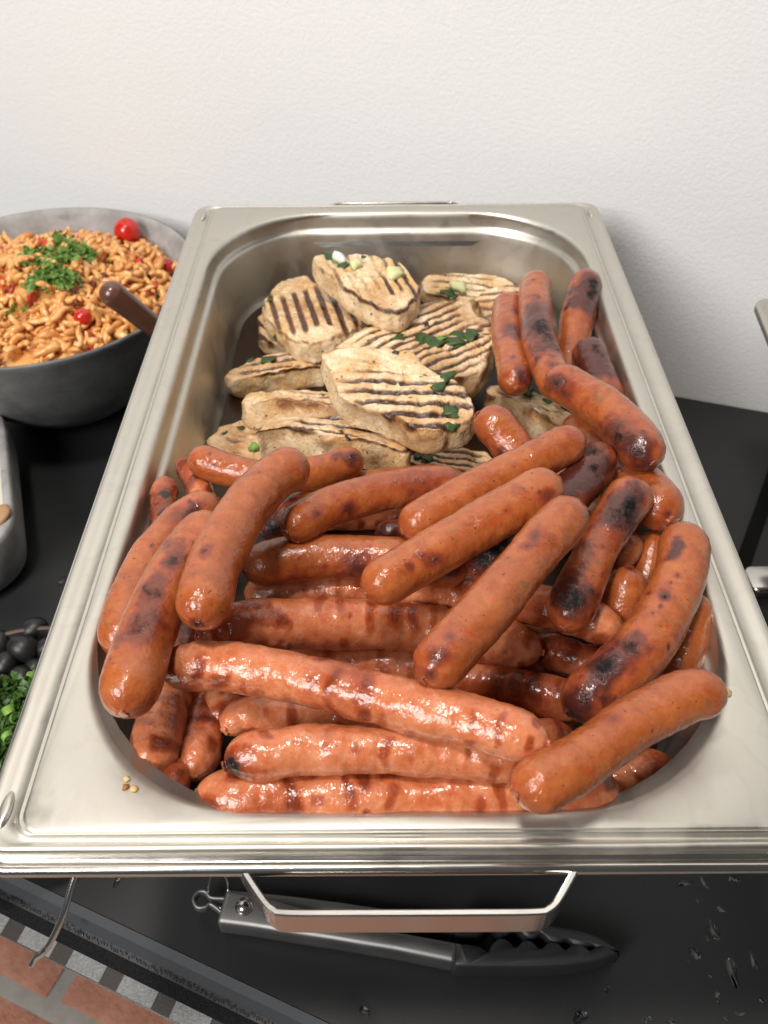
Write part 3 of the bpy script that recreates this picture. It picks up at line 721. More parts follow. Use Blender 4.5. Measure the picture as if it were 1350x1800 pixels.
steak([(850,674),(890,674),(945,688),(990,710),(1012,730),(985,737),(940,718),(890,698),(850,686)], .022, (.05,-.25), (1,.5), 'glossy pale pork steak seen edge-on between the big steaks and the smoked sausages', 6, edge_char=.5, herbs=[(925,690,26,'herb'),(870,700,6,'herb'),(960,706,14,'herb')], stripes=.8)
steak([(712,795),(752,788),(825,783),(858,792),(882,818),(862,832),(830,826),(770,816),(722,806)], .018, (0,.05), (1,.15), 'small pork steak with green herbs right behind the smoked sausages', 7, spacing=.0055, herbs=[(735,802,16,'herb'),(752,806,18,'herb'),(762,804,12,'herb'),(740,796,9,'herb')], edge_char=.35)
steak([(391,654),(425,636),(470,622),(520,618),(562,618),(574,640),(545,643),(500,650),(450,657),(410,662)], .018, (.0,-.10), (1,-.1), 'thick pork steak with dark seared patches, uppermost against the left pan wall', 8, spacing=.009, edge_char=.95, side_char=.5, herbs=[(474,634,18,'herb'),(441,634,12,'herb'),(455,640,8,'parsley')], brown=.12)
steak([(425,698),(445,686),(560,684),(612,695),(657,724),(600,714),(500,702),(440,704)], .020, (.0,-.30), (1,.1), 'pale pork steak seen edge-on, between the seared steak and the long steak', 9, stripes=.35, edge_char=.15, herbs=[(570,695,7,'herb'),(590,700,5,'herb')])
steak([(446,748),(474,727),(520,727),(580,731),(650,740),(706,760),(710,780),(640,768),(560,758),(490,744)], .022, (.0,-.22), (1,.12), 'long thick pork steak with charred top edge in front of the pale steak', 10, edge_char=.8, herbs=[(612,770,9,'olive'),(600,760,8,'herb')])
steak([(459,523),(489,492),(520,481),(555,495),(600,525),(636,558),(615,580),(570,596),(530,602),(490,580),(466,555)], .018, (.10,-.05), (.35,1), 'pork steak with bold dark upright grill bars near the back left corner', 11, spacing=.0090, herbs=[(475,527,13,'herb'),(560,577,9,'herb'),(485,592,9,'herb'),(498,490,8,'herb')], edge_char=.35)
steak([(590,605),(640,575),(711,545),(731,531),(800,524),(829,522),(845,545),(868,572),(876,600),(862,632),(845,655),(800,660),(740,650),(680,630),(620,615)], .020, (.02,.02), (1,-.42), 'large pork steak topped with dark green herb leaves in the middle of the pan', 12, spacing=.0075, herbs=[(750,598,26,'herb'),(765,605,30,'herb'),(790,603,34,'herb'),(812,596,34,'herb'),(828,588,24,'herb'),(697,596,20,'herb'),(750,572,9,'olive'),(650,574,10,'olive'),(702,570,14,'herb'),(775,598,16,'parsley'),(805,608,20,'herb'),(800,645,8,'herb')], edge_char=.4)
steak([(563,618),(600,608),(660,606),(722,612),(754,643),(800,668),(836,700),(838,722),(800,745),(745,750),(700,732),(660,716),(605,696),(580,668),(568,640)], .023, (.0,.12), (1,.03), 'large pork steak with near-black grill bars lying on top of the other steaks', 13, spacing=.0082, herbs=[(768,682,24,'herb'),(787,664,20,'herb'),(795,747,24,'herb'),(790,722,20,'herb'),(800,735,12,'herb'),(830,722,14,'herb'),(757,730,7,'olive'),(698,620,9,'olive')], edge_char=.3, stripes=1.2, fade=(600, 715))
steak([(556,441),(600,438),(660,449),(712,462),(733,490),(736,518),(700,543),(655,533),(610,505),(572,476),(550,456)], .020, (.0,.05), (.62,1), 'pork steak with onion bits resting highest against the back of the pan', 14, spacing=.0075, herbs=[(580,452,24,'herb'),(597,458,22,'onionw'),(603,468,16,'herb'),(624,470,20,'onion'),(693,487,26,'onion'),(640,452,7,'herb'),(590,462,12,'parsley')], edge_char=.9, stripes=1.2)

# ------------------------------------------------------------------ sausages, lowest first
HB = 'bratwurst buried at the bottom of the pile, only glimpsed between others'
HG = 'buried bratwursts'
for i, (a, b) in enumerate((((440,1335),(900,1345)), ((460,1262),(1010,1275)), ((430,1180),(1010,1190)), ((450,1110),(980,1120)), ((470,1040),(960,1045)), ((480,975),(920,975)), ((500,915),(870,912)))):
    sausage('b', [a, ((a[0]+b[0])/2, (a[1]+b[1])/2-6), b], 74-4*i, HB, seed=100+i, group=HG)
for i, (a, b) in enumerate((((1010,1010),(1150,1270)), ((1000,900),(1130,1080)), ((960,800),(1090,960)))):
    sausage('b', [a, b], 68, HB, seed=120+i, group=HG)
WALLF = -.2
sausage('b', [(1000,1388),(1080,1370),(1176,1335)], 66, 'shadowed bratwurst end under the smoked sausage that rests on the front right rim', seed=1)
sausage('b', [(300,1398),(310,1330),(330,1200)], 60, 'deep-lying bratwurst end in the dark front left corner of the pan', seed=2, dz=-.010)
sausage('b', [(340,1366),(355,1290),(372,1190)], 78, 'dim bratwurst end standing between the front left corner sausages', seed=3, dz=-.010)
sausage('b', [(262,1364),(280,1290),(305,1190),(320,1090)], 84, 'dark red bratwurst lying lengthwise in the front left corner', seed=4, dz=-.006, brown=1.3)
sausage('b', [(383,1277),(392,1220),(400,1150)], 62, 'stubby bratwurst end poking out beneath the long shiny bratwurst', seed=5, dz=-.008)
sausage('b', [(327,806),(345,850),(368,900)], 46, 'torn pointed bratwurst end beside the left pan wall', seed=6, zmin=-.016, brown=1.3)
sausage('b', [(292,842),(288,880),(292,950)], 50, 'split bratwurst end with a dark charred spot against the left pan wall', seed=7, zmin=-.008, marks=[(290,868,14,.8),(285,905,14,.8)], brown=1.4)
WALLF = .45
sausage('k', [(1150,935),(1142,990),(1120,1060)], 66, 'smoked sausage in shade deep beside the right pan wall', seed=8, marks=[])
sausage('k', [(1112,935),(1095,970),(1070,1010)], 56, 'small smoked sausage end in the shade between the charred sausage and right wall', seed=9)
sausage('k', [(1106,996),(1095,1050),(1085,1110)], 82, 'smoked sausage standing end-up with a puckered pale tip', seed=10, marks=[(1108,1000,10,.5,'b')])
sausage('k', [(1220,1040),(1208,1130),(1180,1200)], 72, 'slim smoked sausage under the long curved one at the right wall', seed=11)
WALLF = -.1
sausage('b', [(940,1125),(985,1150),(1070,1180)], 66, 'dark red bratwurst glimpsed below the pink bratwurst ends', seed=12)
sausage('b', [(345,1395),(500,1401),(700,1399),(900,1396),(1090,1392)], 96, 'bratwurst with brown grill bands lying along the front wall of the pan', seed=13, zmin=-.006, brown=1.15)
sausage('b', [(395,1284),(430,1262),(540,1256),(700,1278),(880,1300),(1012,1300)], 78, 'bratwurst with a rounded bent end sandwiched under the long shiny bratwurst', seed=14, marks=[(440,1288,9,1.0)])
sausage('b', [(396,1345),(440,1330),(540,1320),(700,1318),(850,1328),(948,1330)], 90, 'bratwurst with a twisted dark burnt tip above the front bratwurst', seed=15, marks=[(408,1350,18,.95)], brown=1.1)
sausage('b', [(430,1042),(560,1040),(700,1044),(860,1050),(980,1072),(1094,1112)], 76, 'long pale bratwurst running below the smoked sausages in the middle', seed=16, brown=.7)
sausage('b', [(490,1155),(640,1165),(820,1195),(940,1220),(1040,1245)], 78, 'bratwurst between the two big grilled bratwursts, crossed by a slanting smoked sausage', seed=17, brown=.8)
sausage('b', [(345,1122),(420,1104),(560,1097),(720,1103),(860,1125),(952,1146)], 90, 'plump pink bratwurst with evenly spaced reddish grill bands in mid pile', seed=18, marks=[(415,1095,24,.8,'b')])
sausage('b', [(282,1174),(400,1172),(520,1192),(660,1228),(800,1260),(900,1288),(963,1308)], 92, 'long shiny bratwurst lying on top across the front of the pile', seed=19, brown=.95)

WALLF = .6
sausage('k', [(460,940),(540,885),(640,855),(740,845),(800,846)], 56, 'dark purplish smoked sausage behind the one with a blackened ridge', seed=20, marks=[(510,905,30,.75,'b'),(480,930,24,.9)])
sausage('k', [(660,938),(700,935),(760,930)], 46, 'short dark smoked sausage glimpsed under the slanting ones in the middle', seed=21, marks=[(680,936,20,.7,'b')])
sausage('k', [(426,1002),(500,985),(600,980),(720,986),(822,1004)], 82, 'smoked sausage lying level above the pink bratwursts, with one dark underside patch', seed=22, marks=[(628,1000,26,.55,'b'),(610,1008,16,.45),(795,1005,20,.6,'b')])
sausage('k', [(336,800),(390,822),(470,840),(560,830),(636,803)], 60, 'curved smoked sausage bowed like a smile in front of the steaks', seed=23, marks=[(622,800,9,.8),(375,818,5,.6,'b')])
sausage('k', [(384,880),(320,918),(262,985),(225,1070),(207,1150)], 74, 'smoked sausage hugging the left pan wall', seed=24, marks=[(337,903,11,.7,'b'),(310,905,22,.4,'b'),(268,958,6,.5,'b')])
sausage('k', [(392,915),(335,965),(285,1050),(250,1140),(215,1256)], 98, 'thick smoked sausage with four dark burnt patches at the left wall', seed=25, marks=[(303,985,13,.75),(268,1040,16,.7),(240,1105,17,.65),(265,1080,30,.45,'b'),(300,1010,20,.3,'b')])
sausage('k', [(536,808),(470,850),(415,920),(375,1000),(350,1098)], 90, 'smooth bent smoked sausage, topmost on the left of the pile', seed=26, marks=[(346,1100,8,.9),(358,970,7,.6)])
sausage('k', [(502,938),(570,895),(660,868),(760,852),(822,856)], 70, 'smoked sausage with a blackened ridge right in front of the steaks', seed=27, marks=[(745,842,20,.5),(700,848,20,.4),(610,895,13,.6,'b'),(560,905,8,.5,'b')])

sausage('k', [(893,526),(893,590),(908,684)], 58, 'short smoked sausage next to the herb-topped steak', seed=28, marks=[(900,575,20,.55,'b'),(905,545,14,.5,'b'),(915,660,14,.7,'b')])
sausage('k', [(1036,480),(1018,545),(1004,620),(1000,690)], 60, 'smoked sausage leaning into the back right corner of the pan', seed=29, marks=[(1040,515,34,.8,'b'),(1043,500,14,.8),(1040,520,10,.9)])
sausage('k', [(1030,602),(1045,650),(1072,720)], 66, 'smoked sausage with a burnt end between the right wall and its neighbours', seed=30, marks=[(1035,620,40,.8,'b'),(1045,612,14,.8),(1025,608,10,.5,'b'),(1040,650,26,.5,'b')])
sausage('k', [(944,489),(940,545),(950,610),(985,690)], 62, 'smoked sausage with a large black blister beside the back right corner', seed=31, marks=[(950,570,20,.8),(948,565,32,.75,'b'),(940,545,22,.6,'b'),(965,590,16,.8),(972,640,12,.6,'b')])
sausage('k', [(838,728),(880,760),(930,830)], 72, 'reddish smoked sausage end pointing at the big steaks', seed=32, marks=[(890,808,18,.7,'b')])
sausage('k', [(1000,744),(1060,790),(1120,850),(1180,915)], 84, 'smoked sausage below the blistered one on the right, with a split skin end', seed=33, marks=[(1175,905,8,.5,'b')])
sausage('k', [(960,665),(1010,685),(1080,735),(1150,815)], 78, 'smoked sausage with burnt ends lying across others at the right wall', seed=34, marks=[(978,672,14,.75),(990,690,24,.5,'b'),(1090,765,14,.75),(1122,795,16,.85),(1105,780,42,.65,'b')])
sausage('k', [(1062,790),(1020,850),(950,915),(828,1004)], 80, 'heavily blackened smoked sausage under the slanting ones', seed=35, marks=[(1045,822,15,.95),(1040,795,14,.8),(1035,830,52,.8,'b'),(990,870,40,.65,'b'),(870,970,28,.95),(890,955,24,.9),(850,990,20,.9),(865,975,54,.85,'b')])
sausage('k', [(1024,768),(960,800),(860,850),(706,935)], 76, 'long smoked sausage lying side by side with the bulge-ended one', seed=36, marks=[(1000,765,10,.3,'b')])
sausage('k', [(984,846),(920,880),(800,950),(640,1042)], 86, 'smoked sausage slanting across the centre with a bulging end', seed=37, marks=[(967,870,10,.7),(765,985,9,.7),(948,862,6,.5,'b'),(890,895,5,.4,'b')])
sausage('k', [(1125,850),(1085,905),(1040,985),(988,1106)], 86, 'smoked sausage with pinched waist and large charred blisters', seed=38, waist=.16, marks=[(1105,890,18,.85),(1085,905,14,.7),(1120,865,20,.6,'b'),(1094,898,46,.78,'b'),(1010,1055,24,.85),(1002,1044,40,.72,'b'),(975,1035,10,.8)])
sausage('k', [(1016,888),(940,970),(850,1080),(742,1196)], 92, 'glossy smoked sausage slanting across the middle on top of the pile', seed=39, marks=[(765,1155,22,.5,'b'),(925,960,8,.6),(940,940,14,.5,'b'),(755,1185,20,.5,'b'),(790,1120,18,.4,'b')])
sausage('k', [(1204,926),(1196,1010),(1150,1110),(1085,1185),(996,1252)], 96, 'long curved smoked sausage with small dark dots along the right wall', seed=40, marks=[(1190,970,12,.75,'b'),(1197,955,7,.7,'b'),(1188,1010,5,.6,'b'),(1180,1023,5,.6,'b'),(1158,1065,7,.6,'b'),(1148,1078,5,.6,'b'),(1168,1050,7,.9),(1105,1135,14,.8),(1060,1170,20,.9),(1090,1150,38,.5,'b'),(1010,1240,30,.65,'b'),(1078,1225,6,.7)])
sausage('k', [(1272,1214),(1200,1228),(1110,1275),(1010,1345),(906,1398)], 96, 'smoked sausage on top at the front, its end resting on the right rim', seed=41, marks=[(1080,1262,14,.35,'b'),(925,1402,14,.3,'b')])
for l in LOG: pass

# ------------------------------------------------------------------ salad bowl
BC = np.array([-.326, .559, 0.0]); BR_, BZ = .1425, .130
sb = empty('salad_bowl', (BC[0], BC[1], 0), 'grey stone-look bowl heaped with orange pasta salad', 'bowl')
v, f = lathe([(.002, .0006), (.048, .0006), (.056, .002), (.072, .012), (.095, .036), (.115, .066), (.130, .098), (.1400, .1235), (.1425, .1285), (.1420, .1300), (.1405, .1302)], 96, BC)
mesh_obj('bowl_wall', v, f, M['bowl'], sb)
v, f = lathe([(.1404, .1303), (.1390, .1295), (.1370, .1235), (.126, .098), (.111, .066), (.090, .037), (.06, .014), (.002, .012)], 96, BC)
mesh_obj('bowl_lining', v, f, M['bowl_in'], sb)
ps = empty('pasta_salad', (BC[0], BC[1], .0135), 'short orange pasta tossed with tomatoes in the grey bowl', 'salad')
def mound_z(x, y):
    d = np.hypot(x-BC[0], y-BC[1])/.130
    return .104+.036*(1-d**2)-.06*(y-BC[1])+.006*fbm(np.stack([np.asarray(x)*26, np.asarray(y)*26, np.zeros_like(x)], -1), 77, 2)
n = 40; rr = np.linspace(.003, .126, n); a = np.linspace(0, 2*np.pi, 72, endpoint=False)
X = BC[0]+rr[:, None]*np.cos(a); Y = BC[1]+rr[:, None]*np.sin(a); Z = mound_z(X, Y)-.004
MV = np.stack([X, Y, Z], -1).reshape(-1, 3)
und = np.stack([BC[0]+.085*np.cos(a), BC[1]+.085*np.sin(a), np.full(72, .045)], -1)
o = mesh_obj('salad_core', np.vstack([MV, und]), grid_faces(n+1, 72)+[tuple(range(71, -1, -1)), tuple(range(n*72, n*72+72))], M['pasta'], ps)
def pasta_mesh(seed):
    rg = np.random.RandomState(seed); L = rg.uniform(.014, .022); bend = rg.uniform(-.55, .55)
    t = np.linspace(-.5, .5, 7); P = np.stack([t*L, bend*L*(t*t*2), .12*L*np.sin(t*5+seed)], -1)
    R = .0034*np.sqrt(np.clip(1-(np.abs(t)*1.9)**4, .12, 1)); return tube(P, R, 6, ref=(0, 0, 1), flat=.75)
pm = []
for k in range(8):
    v, f = pasta_mesh(k); me = bpy.data.meshes.new('pasta_piece'); me.from_pydata(v.tolist(), [], f); me.polygons.foreach_set('use_smooth', [True]*len(f)); me.materials.append(M['pasta']); pm.append((me, v, f))
rg = np.random.RandomState(8); bulk = []
def rand_rot(rg, flat=.5):
    return (Matrix.Rotation(rg.uniform(0, 6.283), 3, 'Z') @ Matrix.Rotation(rg.normal(0, flat), 3, 'Y') @ Matrix.Rotation(rg.uniform(0, 6.283), 3, 'X'))
for i in range(1000):
    r_ = .1235*math.sqrt(rg.uniform(0, 1)); th_ = rg.uniform(0, 6.283); x, y = BC[0]+r_*math.cos(th_), BC[1]+r_*math.sin(th_)
    z = float(mound_z(np.array([x]), np.array([y]))[0])+rg.uniform(-.004, .0055); R = rand_rot(rg, .45)*float(rg.uniform(.65, 1.25)); me, v, f = pm[rg.randint(8)]
    if i < 300:
        q = bpy.data.objects.new('pasta_piece', me); COL.objects.link(q); q.parent = ps
        q.matrix_local = Matrix.Translation(Vector((x, y, z+.0012))-ps.location) @ R.to_4x4()
    else:
        bulk.append((v @ np.array(R).T+np.array([x, y, z]), f))
v, f = join(bulk)
me = bpy.data.meshes.new('pasta_mass'); me.from_pydata((v-np.array(ps.location)).tolist(), [], f); me.polygons.foreach_set('use_smooth', [True]*len(f)); me.materials.append(M['pasta'])
q = bpy.data.objects.new('pasta_mass', me); COL.objects.link(q); q.parent = ps; q['kind'] = 'stuff'
# dark bits of dried tomato in the salad
bits = []
for i in range(80):
    r_ = .122*math.sqrt(rg.uniform(0, 1)); th_ = rg.uniform(0, 6.283); x, y = BC[0]+r_*math.cos(th_), BC[1]+r_*math.sin(th_); z = float(mound_z(np.array([x]), np.array([y]))[0])+.003
    pv, pf = lathe([(.0006, -.0018), (.0030, -.0006), (.0034, .0006), (.0012, .0018)], 8, (0, 0, 0), True, True); pv = pv*rg.uniform(.6, 1.4, 3)+.0006*rg.randn(*pv.shape)
    bits.append((pv @ np.array(rand_rot(rg, .5)).T+np.array([x, y, z]), pf))
v, f = join(bits); q = mesh_obj('dried_tomato_bits', v, f, M['bacon'], ps); q['kind'] = 'stuff'
MN = np.tile(np.array([0, 0, 1.]), (len(MV), 1))
def on_mound(px, py): return MV[pick(MV, MN, px, py)]+np.array([0, 0, .004])
# parsley sprinkled on the salad
def leaflet(rg, s):
    K = 7; a = np.linspace(0, 2*np.pi, K, endpoint=False); R = s*rg.uniform(.55, 1.25, K)
    v = np.stack([R*np.cos(a), .7*R*np.sin(a), s*.35*np.sin(2*a+rg.uniform(0, 6))], -1); v = np.vstack([v, [0, 0, s*.25], [0, 0, -s*.05]])
    return v, [(j, (j+1) % K, K) for j in range(K)]+[((j+1) % K, j, K+1) for j in range(K)]
def sprinkle(name, centre_fn, count, size, mat, parent, seed, flat=.7):
    rg = np.random.RandomState(seed); L = []
    for i in range(count):
        v, f = leaflet(rg, size*rg.uniform(.6, 1.3)); L.append((v @ np.array(rand_rot(rg, flat)).T+centre_fn(rg), f))
    v, f = join(L); q = mesh_obj(name, v, f, mat, parent, smooth=False); q['kind'] = 'stuff'; return q
P0 = [on_mound(x, y) for x, y in ((110, 475), (95, 500), (130, 460), (70, 470), (120, 510), (80, 515), (150, 470), (105, 445))]
sprinkle('parsley_sprinkle', lambda rg: P0[rg.randint(len(P0))]+np.array([rg.normal(0, .007), rg.normal(0, .007), .004+rg.uniform(0, .006)]), 520, .0040, M['parsley'], ps, 3)
P1 = [on_mound(x, y) for x, y in ((10, 565), (40, 560), (280, 520), (250, 430), (300, 480))]
sprinkle('parsley_bits', lambda rg: P1[rg.randint(len(P1))]+np.array([rg.normal(0, .006), rg.normal(0, .006), .005]), 40, .003, M['parsley'], ps, 4)
def tomato(px, py, rpx, label, lift=.5, cut=False, seed=0, tilt=(.3, .2)):
    c = on_mound(px, py); r_ = rpx*depth(c)/FPX
    prof = [(r_*.02, -r_*.98), (r_*.35, -r_*.95), (r_*.68, -r_*.76), (r_*.92, -r_*.40), (r_, 0), (r_*.95, r_*.38), (r_*.74, r_*.72), (r_*.45, r_*.93), (r_*.2, r_*.98), (r_*.08, r_*.93), (r_*.02, r_*.88)]
    if cut: prof = prof[:5]+[(r_*.97, r_*.03)]
    v, f = lathe(prof, 28, (0, 0, 0), True, True); v = v*np.array([1, 1, 1.12])*(1+.03*vnoise(v/r_*1.3+seed, seed))[:, None]
    R = np.array(Matrix.Rotation(tilt[0], 3, 'X') @ Matrix.Rotation(tilt[1], 3, 'Y')); v = v @ R.T+c+np.array([0, 0, r_*lift])
    if not cut:
        o = mesh_obj('cherry_tomato', v, f, M['tomato']); return tag(o, label, 'tomato', 'cherry tomatoes in the salad')
    e = empty('cherry_tomato', tuple(c), label, 'tomato', 'cherry tomatoes in the salad'); mesh_obj('tomato_skin', v, f, M['tomato'], e)
    dv, df = lathe([(r_*.02, 0.06*r_), (r_*.3, .07*r_), (r_*.55, .045*r_), (r_*.8, .07*r_), (r_*.94, .04*r_)], 28, (0, 0, 0)); dv = dv @ R.T+c+np.array([0, 0, r_*lift]); mesh_obj('cut_face', dv, df, M['tomcut'], e)
    return e
tomato(234, 418, 23, 'whole red cherry tomato at the back edge of the salad bowl', 1.1, seed=1)
tomato(268, 432, 19, 'cherry tomato half leaning beside the whole tomato at the salad edge', .3, True, 2, (.9, .5))
tomato(153, 574, 16, 'small round cherry tomato in front of the parsley on the salad', .5, seed=3)
tomato(72, 450, 22, 'halved cherry tomato behind the parsley on the salad', .2, True, 4, (.6, -.4))
tomato(180, 603, 24, 'cut cherry tomato half lying near the front rim of the salad bowl', .1, True, 5, (.3, .6))
tomato(2, 460, 18, 'whole cherry tomato on the salad, half hidden by pasta behind the parsley', .3, seed=6)
tomato(12, 512, 18, 'cherry tomato half sunk in the salad, left of the parsley heap', .1, True, 7, (.8, -.2))
tomato(296, 478, 12, 'small cherry tomato at the salad edge next to the steel pan', .3, seed=8)
tomato(277, 518, 11, 'tiny cherry tomato close to the spoon handle', .3, seed=9)
for k_, (x_, y_, r_) in enumerate(((30, 590, 13), (205, 455, 12), (220, 520, 13), (150, 425, 12), (60, 530, 11), (250, 470, 12))):
    tomato(x_, y_, r_, ['piece of cut tomato near the front left of the pasta salad', 'piece of cut tomato between spoon handle and whole tomato', 'piece of cut tomato right beside the spoon handle', 'piece of cut tomato at the back of the parsley', 'piece of cut tomato in front of the parsley heap', 'piece of cut tomato between the spoon handle and the tomato half'][k_], .1, True, 20+k_, (.5+.2*k_, .3*k_))
a0, a1 = at(180, 503, .188), at(268, 572, .146); dr = (a1-a0)/np.linalg.norm(a1-a0)
t = np.linspace(0, 1, 40); P = a0+(a1+dr*.02-a0)*t[:, None]; R = .0104*np.sqrt(np.clip(1-(1-np.clip(t/.14, 0, 1))**2, .02, 1))*(1-.22*t)
v, f = tube(P, R, 24, ref=(0, 0, 1)); o = mesh_obj('serving_spoon', v, f, M['wood']); tag(o, 'dark brown wooden spoon handle sticking out of the pasta salad', 'spoon')

# ------------------------------------------------------------------ grey dish with dip
DCX = at(22, 955, .050)
DU = np.array([math.cos(.36), math.sin(.36), 0]); DV = np.array([-DU[1], DU[0], 0])
def dloc(x, y, z): return DCX+DU*x+DV*y+np.array([0, 0, z-.050])
def dring(ins, R, z): 
    q = rrect(-.185+ins, .004-ins, -.012+ins, .19-ins, R, 0, 8, 6); return np.array([dloc(x, y, z) for x, y, _ in q])
gd = empty('dip_dish', tuple(dloc(-.09, .09, 0)), 'grey marbled square dish of pale dip with a wooden spoon', 'dish')
rs = [dring(.03, .03, .0008), dring(.012, .035, .001), dring(.004, .04, .008), dring(.001, .042, .02), dring(0, .043, .05), dring(.0006, .043, .0545), dring(.002, .042, .0556), dring(.006, .040, .0556), dring(.0075, .039, .0545), dring(.010, .038, .03), dring(.02, .03, .012)]
K = len(rs[0]); mesh_obj('dish_wall', np.vstack(rs), grid_faces(len(rs), K)+[tuple(range(K-1, -1, -1)), tuple(range((len(rs)-1)*K, len(rs)*K))], M['bowl_in'], gd)
cv = [dring(.0105, .037, .040), dring(.03, .03, .043), dring(.06, .02, .045)]; v = np.vstack(cv); v[:, 2] += .002*vnoise(v*60, 5)
mesh_obj('dip', v, grid_faces(3, K)+[tuple(range(2*K, 3*K))], M['cream'], gd)
a0, a1 = at(14, 888, .060), at(-40, 950, .050)
t = np.linspace(0, 1, 24); P = a0+(a1-a0)*t[:, None]; R = .0085*np.sqrt(np.clip(1-(1-np.clip(t/.3, 0, 1))**2, .03, 1)); v, f = tube(P, R, 16, ref=(0, 0, 1), flat=.4); o = mesh_obj('wooden_spoon', v, f, M['palewood']); tag(o, 'pale wooden spoon tip lying in the grey dip dish', 'spoon')

# ------------------------------------------------------------------ olive bowl
OC = np.array([-.246, .142, 0]); 
ob = empty('olive_bowl', (OC[0], OC[1], 0), 'dark bowl of black olives and chopped greens beside the steel pan', 'bowl')
v, f = lathe([(.002, .0006), (.040, .0006), (.045, .003), (.070, .022), (.083, .042), (.0855, .0462), (.0850, .0474)], 72, OC); mesh_obj('bowl_wall', v, f, M['darkbowl'], ob)
v, f = lathe([(.0848, .0475), (.0835, .0478), (.0822, .0472)], 72, OC); mesh_obj('bowl_rim', v, f, M['bowlrim'], ob)
v, f = lathe([(.0821, .0470), (.078, .040), (.064, .022), (.040, .008), (.002, .006)], 72, OC); mesh_obj('bowl_lining', v, f, M['darkbowl'], ob)
def olive(px, py, rpx, label, z, ang, seed):
    c = at(px, py, z); r_ = rpx*depth(c)/FPX
    prof = [(r_*.22, -r_*1.02), (r_*.30, -r_*1.12), (r_*.48, -r_*1.08), (r_*.80, -r_*.72), (r_*.98, -r_*.25), (r_, .1*r_), (r_*.9, r_*.55), (r_*.6, r_*.98), (r_*.28, r_*1.16), (r_*.06, r_*1.2)]
    v, f = lathe([(r_*.05, -r_*.7)]+prof, 28, (0, 0, 0), True, True); R = np.array(Matrix.Rotation(ang, 3, 'Z') @ Matrix.Rotation(1.25, 3, 'Y')); v = v*(1+.02*vnoise(v/r_, seed))[:, None]
    o = mesh_obj('black_olive', v @ R.T+c, f, M['olive']); return tag(o, label, 'olive', 'olives in the dark bowl')
olive(42, 1140, 24, 'black olive with its pit hole showing in the dark bowl', .047, 2.9, 1)
olive(60, 1108, 22, 'black olive at the back rim of the dark bowl', .041, .5, 2)
olive(10, 1168, 20, 'black olive lying right behind the chopped greens', .045, 1.4, 3)
olive(84, 1140, 20, 'black olive pressed against the side next to the steel pan', .044, .2, 4)
olive(36, 1190, 20, 'black olive half buried in the chopped greens', .042, -.4, 5)
olive(0, 1130, 20, 'black olive beside the one with the pit hole', .042, 1.9, 6)
olive(-14, 1195, 19, 'black olive at the left of the greens heap', .042, .9, 7)
olive(62, 1175, 17, 'small black olive behind the greens near the pan', .040, 2.2, 8)
gh = empty('chopped_greens', (OC[0], OC[1], .0075), 'bright heap of chopped spring onion and herbs beside the black olives', 'greens')
def gpt(rg):
    p_ = at(rg.uniform(-40, 75), 1195+150*rg.uniform(0, 1)**.9, .046); d = np.hypot(*(p_-OC)[:2]); 
    if d > .077: p_ = OC+(p_-OC)*(.077/d); p_[2] = .046
    return p_+np.array([0, 0, rg.uniform(-.012, .008)*(1 if d < .07 else .3)])
sprinkle('herb_leaves', gpt, 1000, .0042, M['herb2'], gh, 6)
rg = np.random.RandomState(12); L1_, k_ = [], 0
v, f = lathe([(.074, .040), (.06, .041), (.03, .042), (.003, .043)], 40, OC); v[:, 2] += .003*vnoise(v*80, 3); q = mesh_obj('greens_core', v, f, M['herb'], gh); q['kind'] = 'stuff'
for i in range(20):
    c = gpt(rg)+np.array([0, 0, .006]); r_ = rg.uniform(.0022, .0042); R = np.array(rand_rot(rg, .6)); a = np.linspace(0, 2*np.pi, 13)
    h_ = rg.uniform(.0012, .003)
    v, f = lathe([(r_, -h_), (r_, h_), (r_*.72, h_), (r_*.72, -h_), (r_, -h_)], 14); mesh_obj('onion_ring', v @ R.T+c, f, M['chive'], gh)

# ------------------------------------------------------------------ neighbouring steel pan
c0 = at(1323, 522, RIM-.03); ang = -.10
nb = empty('neighbouring_chafing_dish', (c0[0]+.16, c0[1]-.26, 0), 'second stainless chafing dish by the wall, only a rim corner and foot showing', 'chafing dish')
q = bpy.data.objects.new('food_pan', pan.data); COL.objects.link(q); q.parent = nb
off = Matrix.Rotation(ang, 4, 'Z') @ Vector((-.1625, .53-pan.location[1], 0)); pz = RIM-pan.location[2]
q.matrix_local = Matrix.Translation(Vector((c0[0]-off.x, c0[1]-off.y, RIM-.03-pz))-nb.location) @ Matrix.Rotation(ang, 4, 'Z')
ft = [at(1313, 1012, .006), at(1308, 1050, .006)]
fc = at(1352, 1029, 0); x0 = at(1311, 1029, 0)
w_ = .052; h_ = .0135
rs = [rrect(fc[0]-.0195, fc[0]+.04, fc[1]-h_, fc[1]+h_, .006, z, 6, 4) for z in (.0006, .0075)]+[rrect(fc[0]-.0180, fc[0]+.0385, fc[1]-h_+.0015, fc[1]+h_-.0015, .005, .009, 6, 4)]
K = len(rs[0]); mesh_obj('foot', np.vstack(rs), grid_faces(3, K)+[tuple(range(K-1, -1, -1)), tuple(range(2*K, 3*K))], M['frame'], nb)
sp = [at(x, y, .002) for x, y in ((1300, 1010), (1322, 945), (1345, 880), (1372, 800), (1400, 720))]; P = spline([tuple(p_) for p_ in sp], 40)  # added black strip where the dish leg's shadow would fall on the table
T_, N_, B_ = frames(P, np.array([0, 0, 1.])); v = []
for i in range(40): v += [P[i]+B_[i]*w2+np.array([0, 0, z2]) for w2, z2 in ((-.0058, -.0014), (.0058, -.0014), (.0058, .0002), (.0050, .0006), (-.0050, .0006), (-.0058, .0002))]
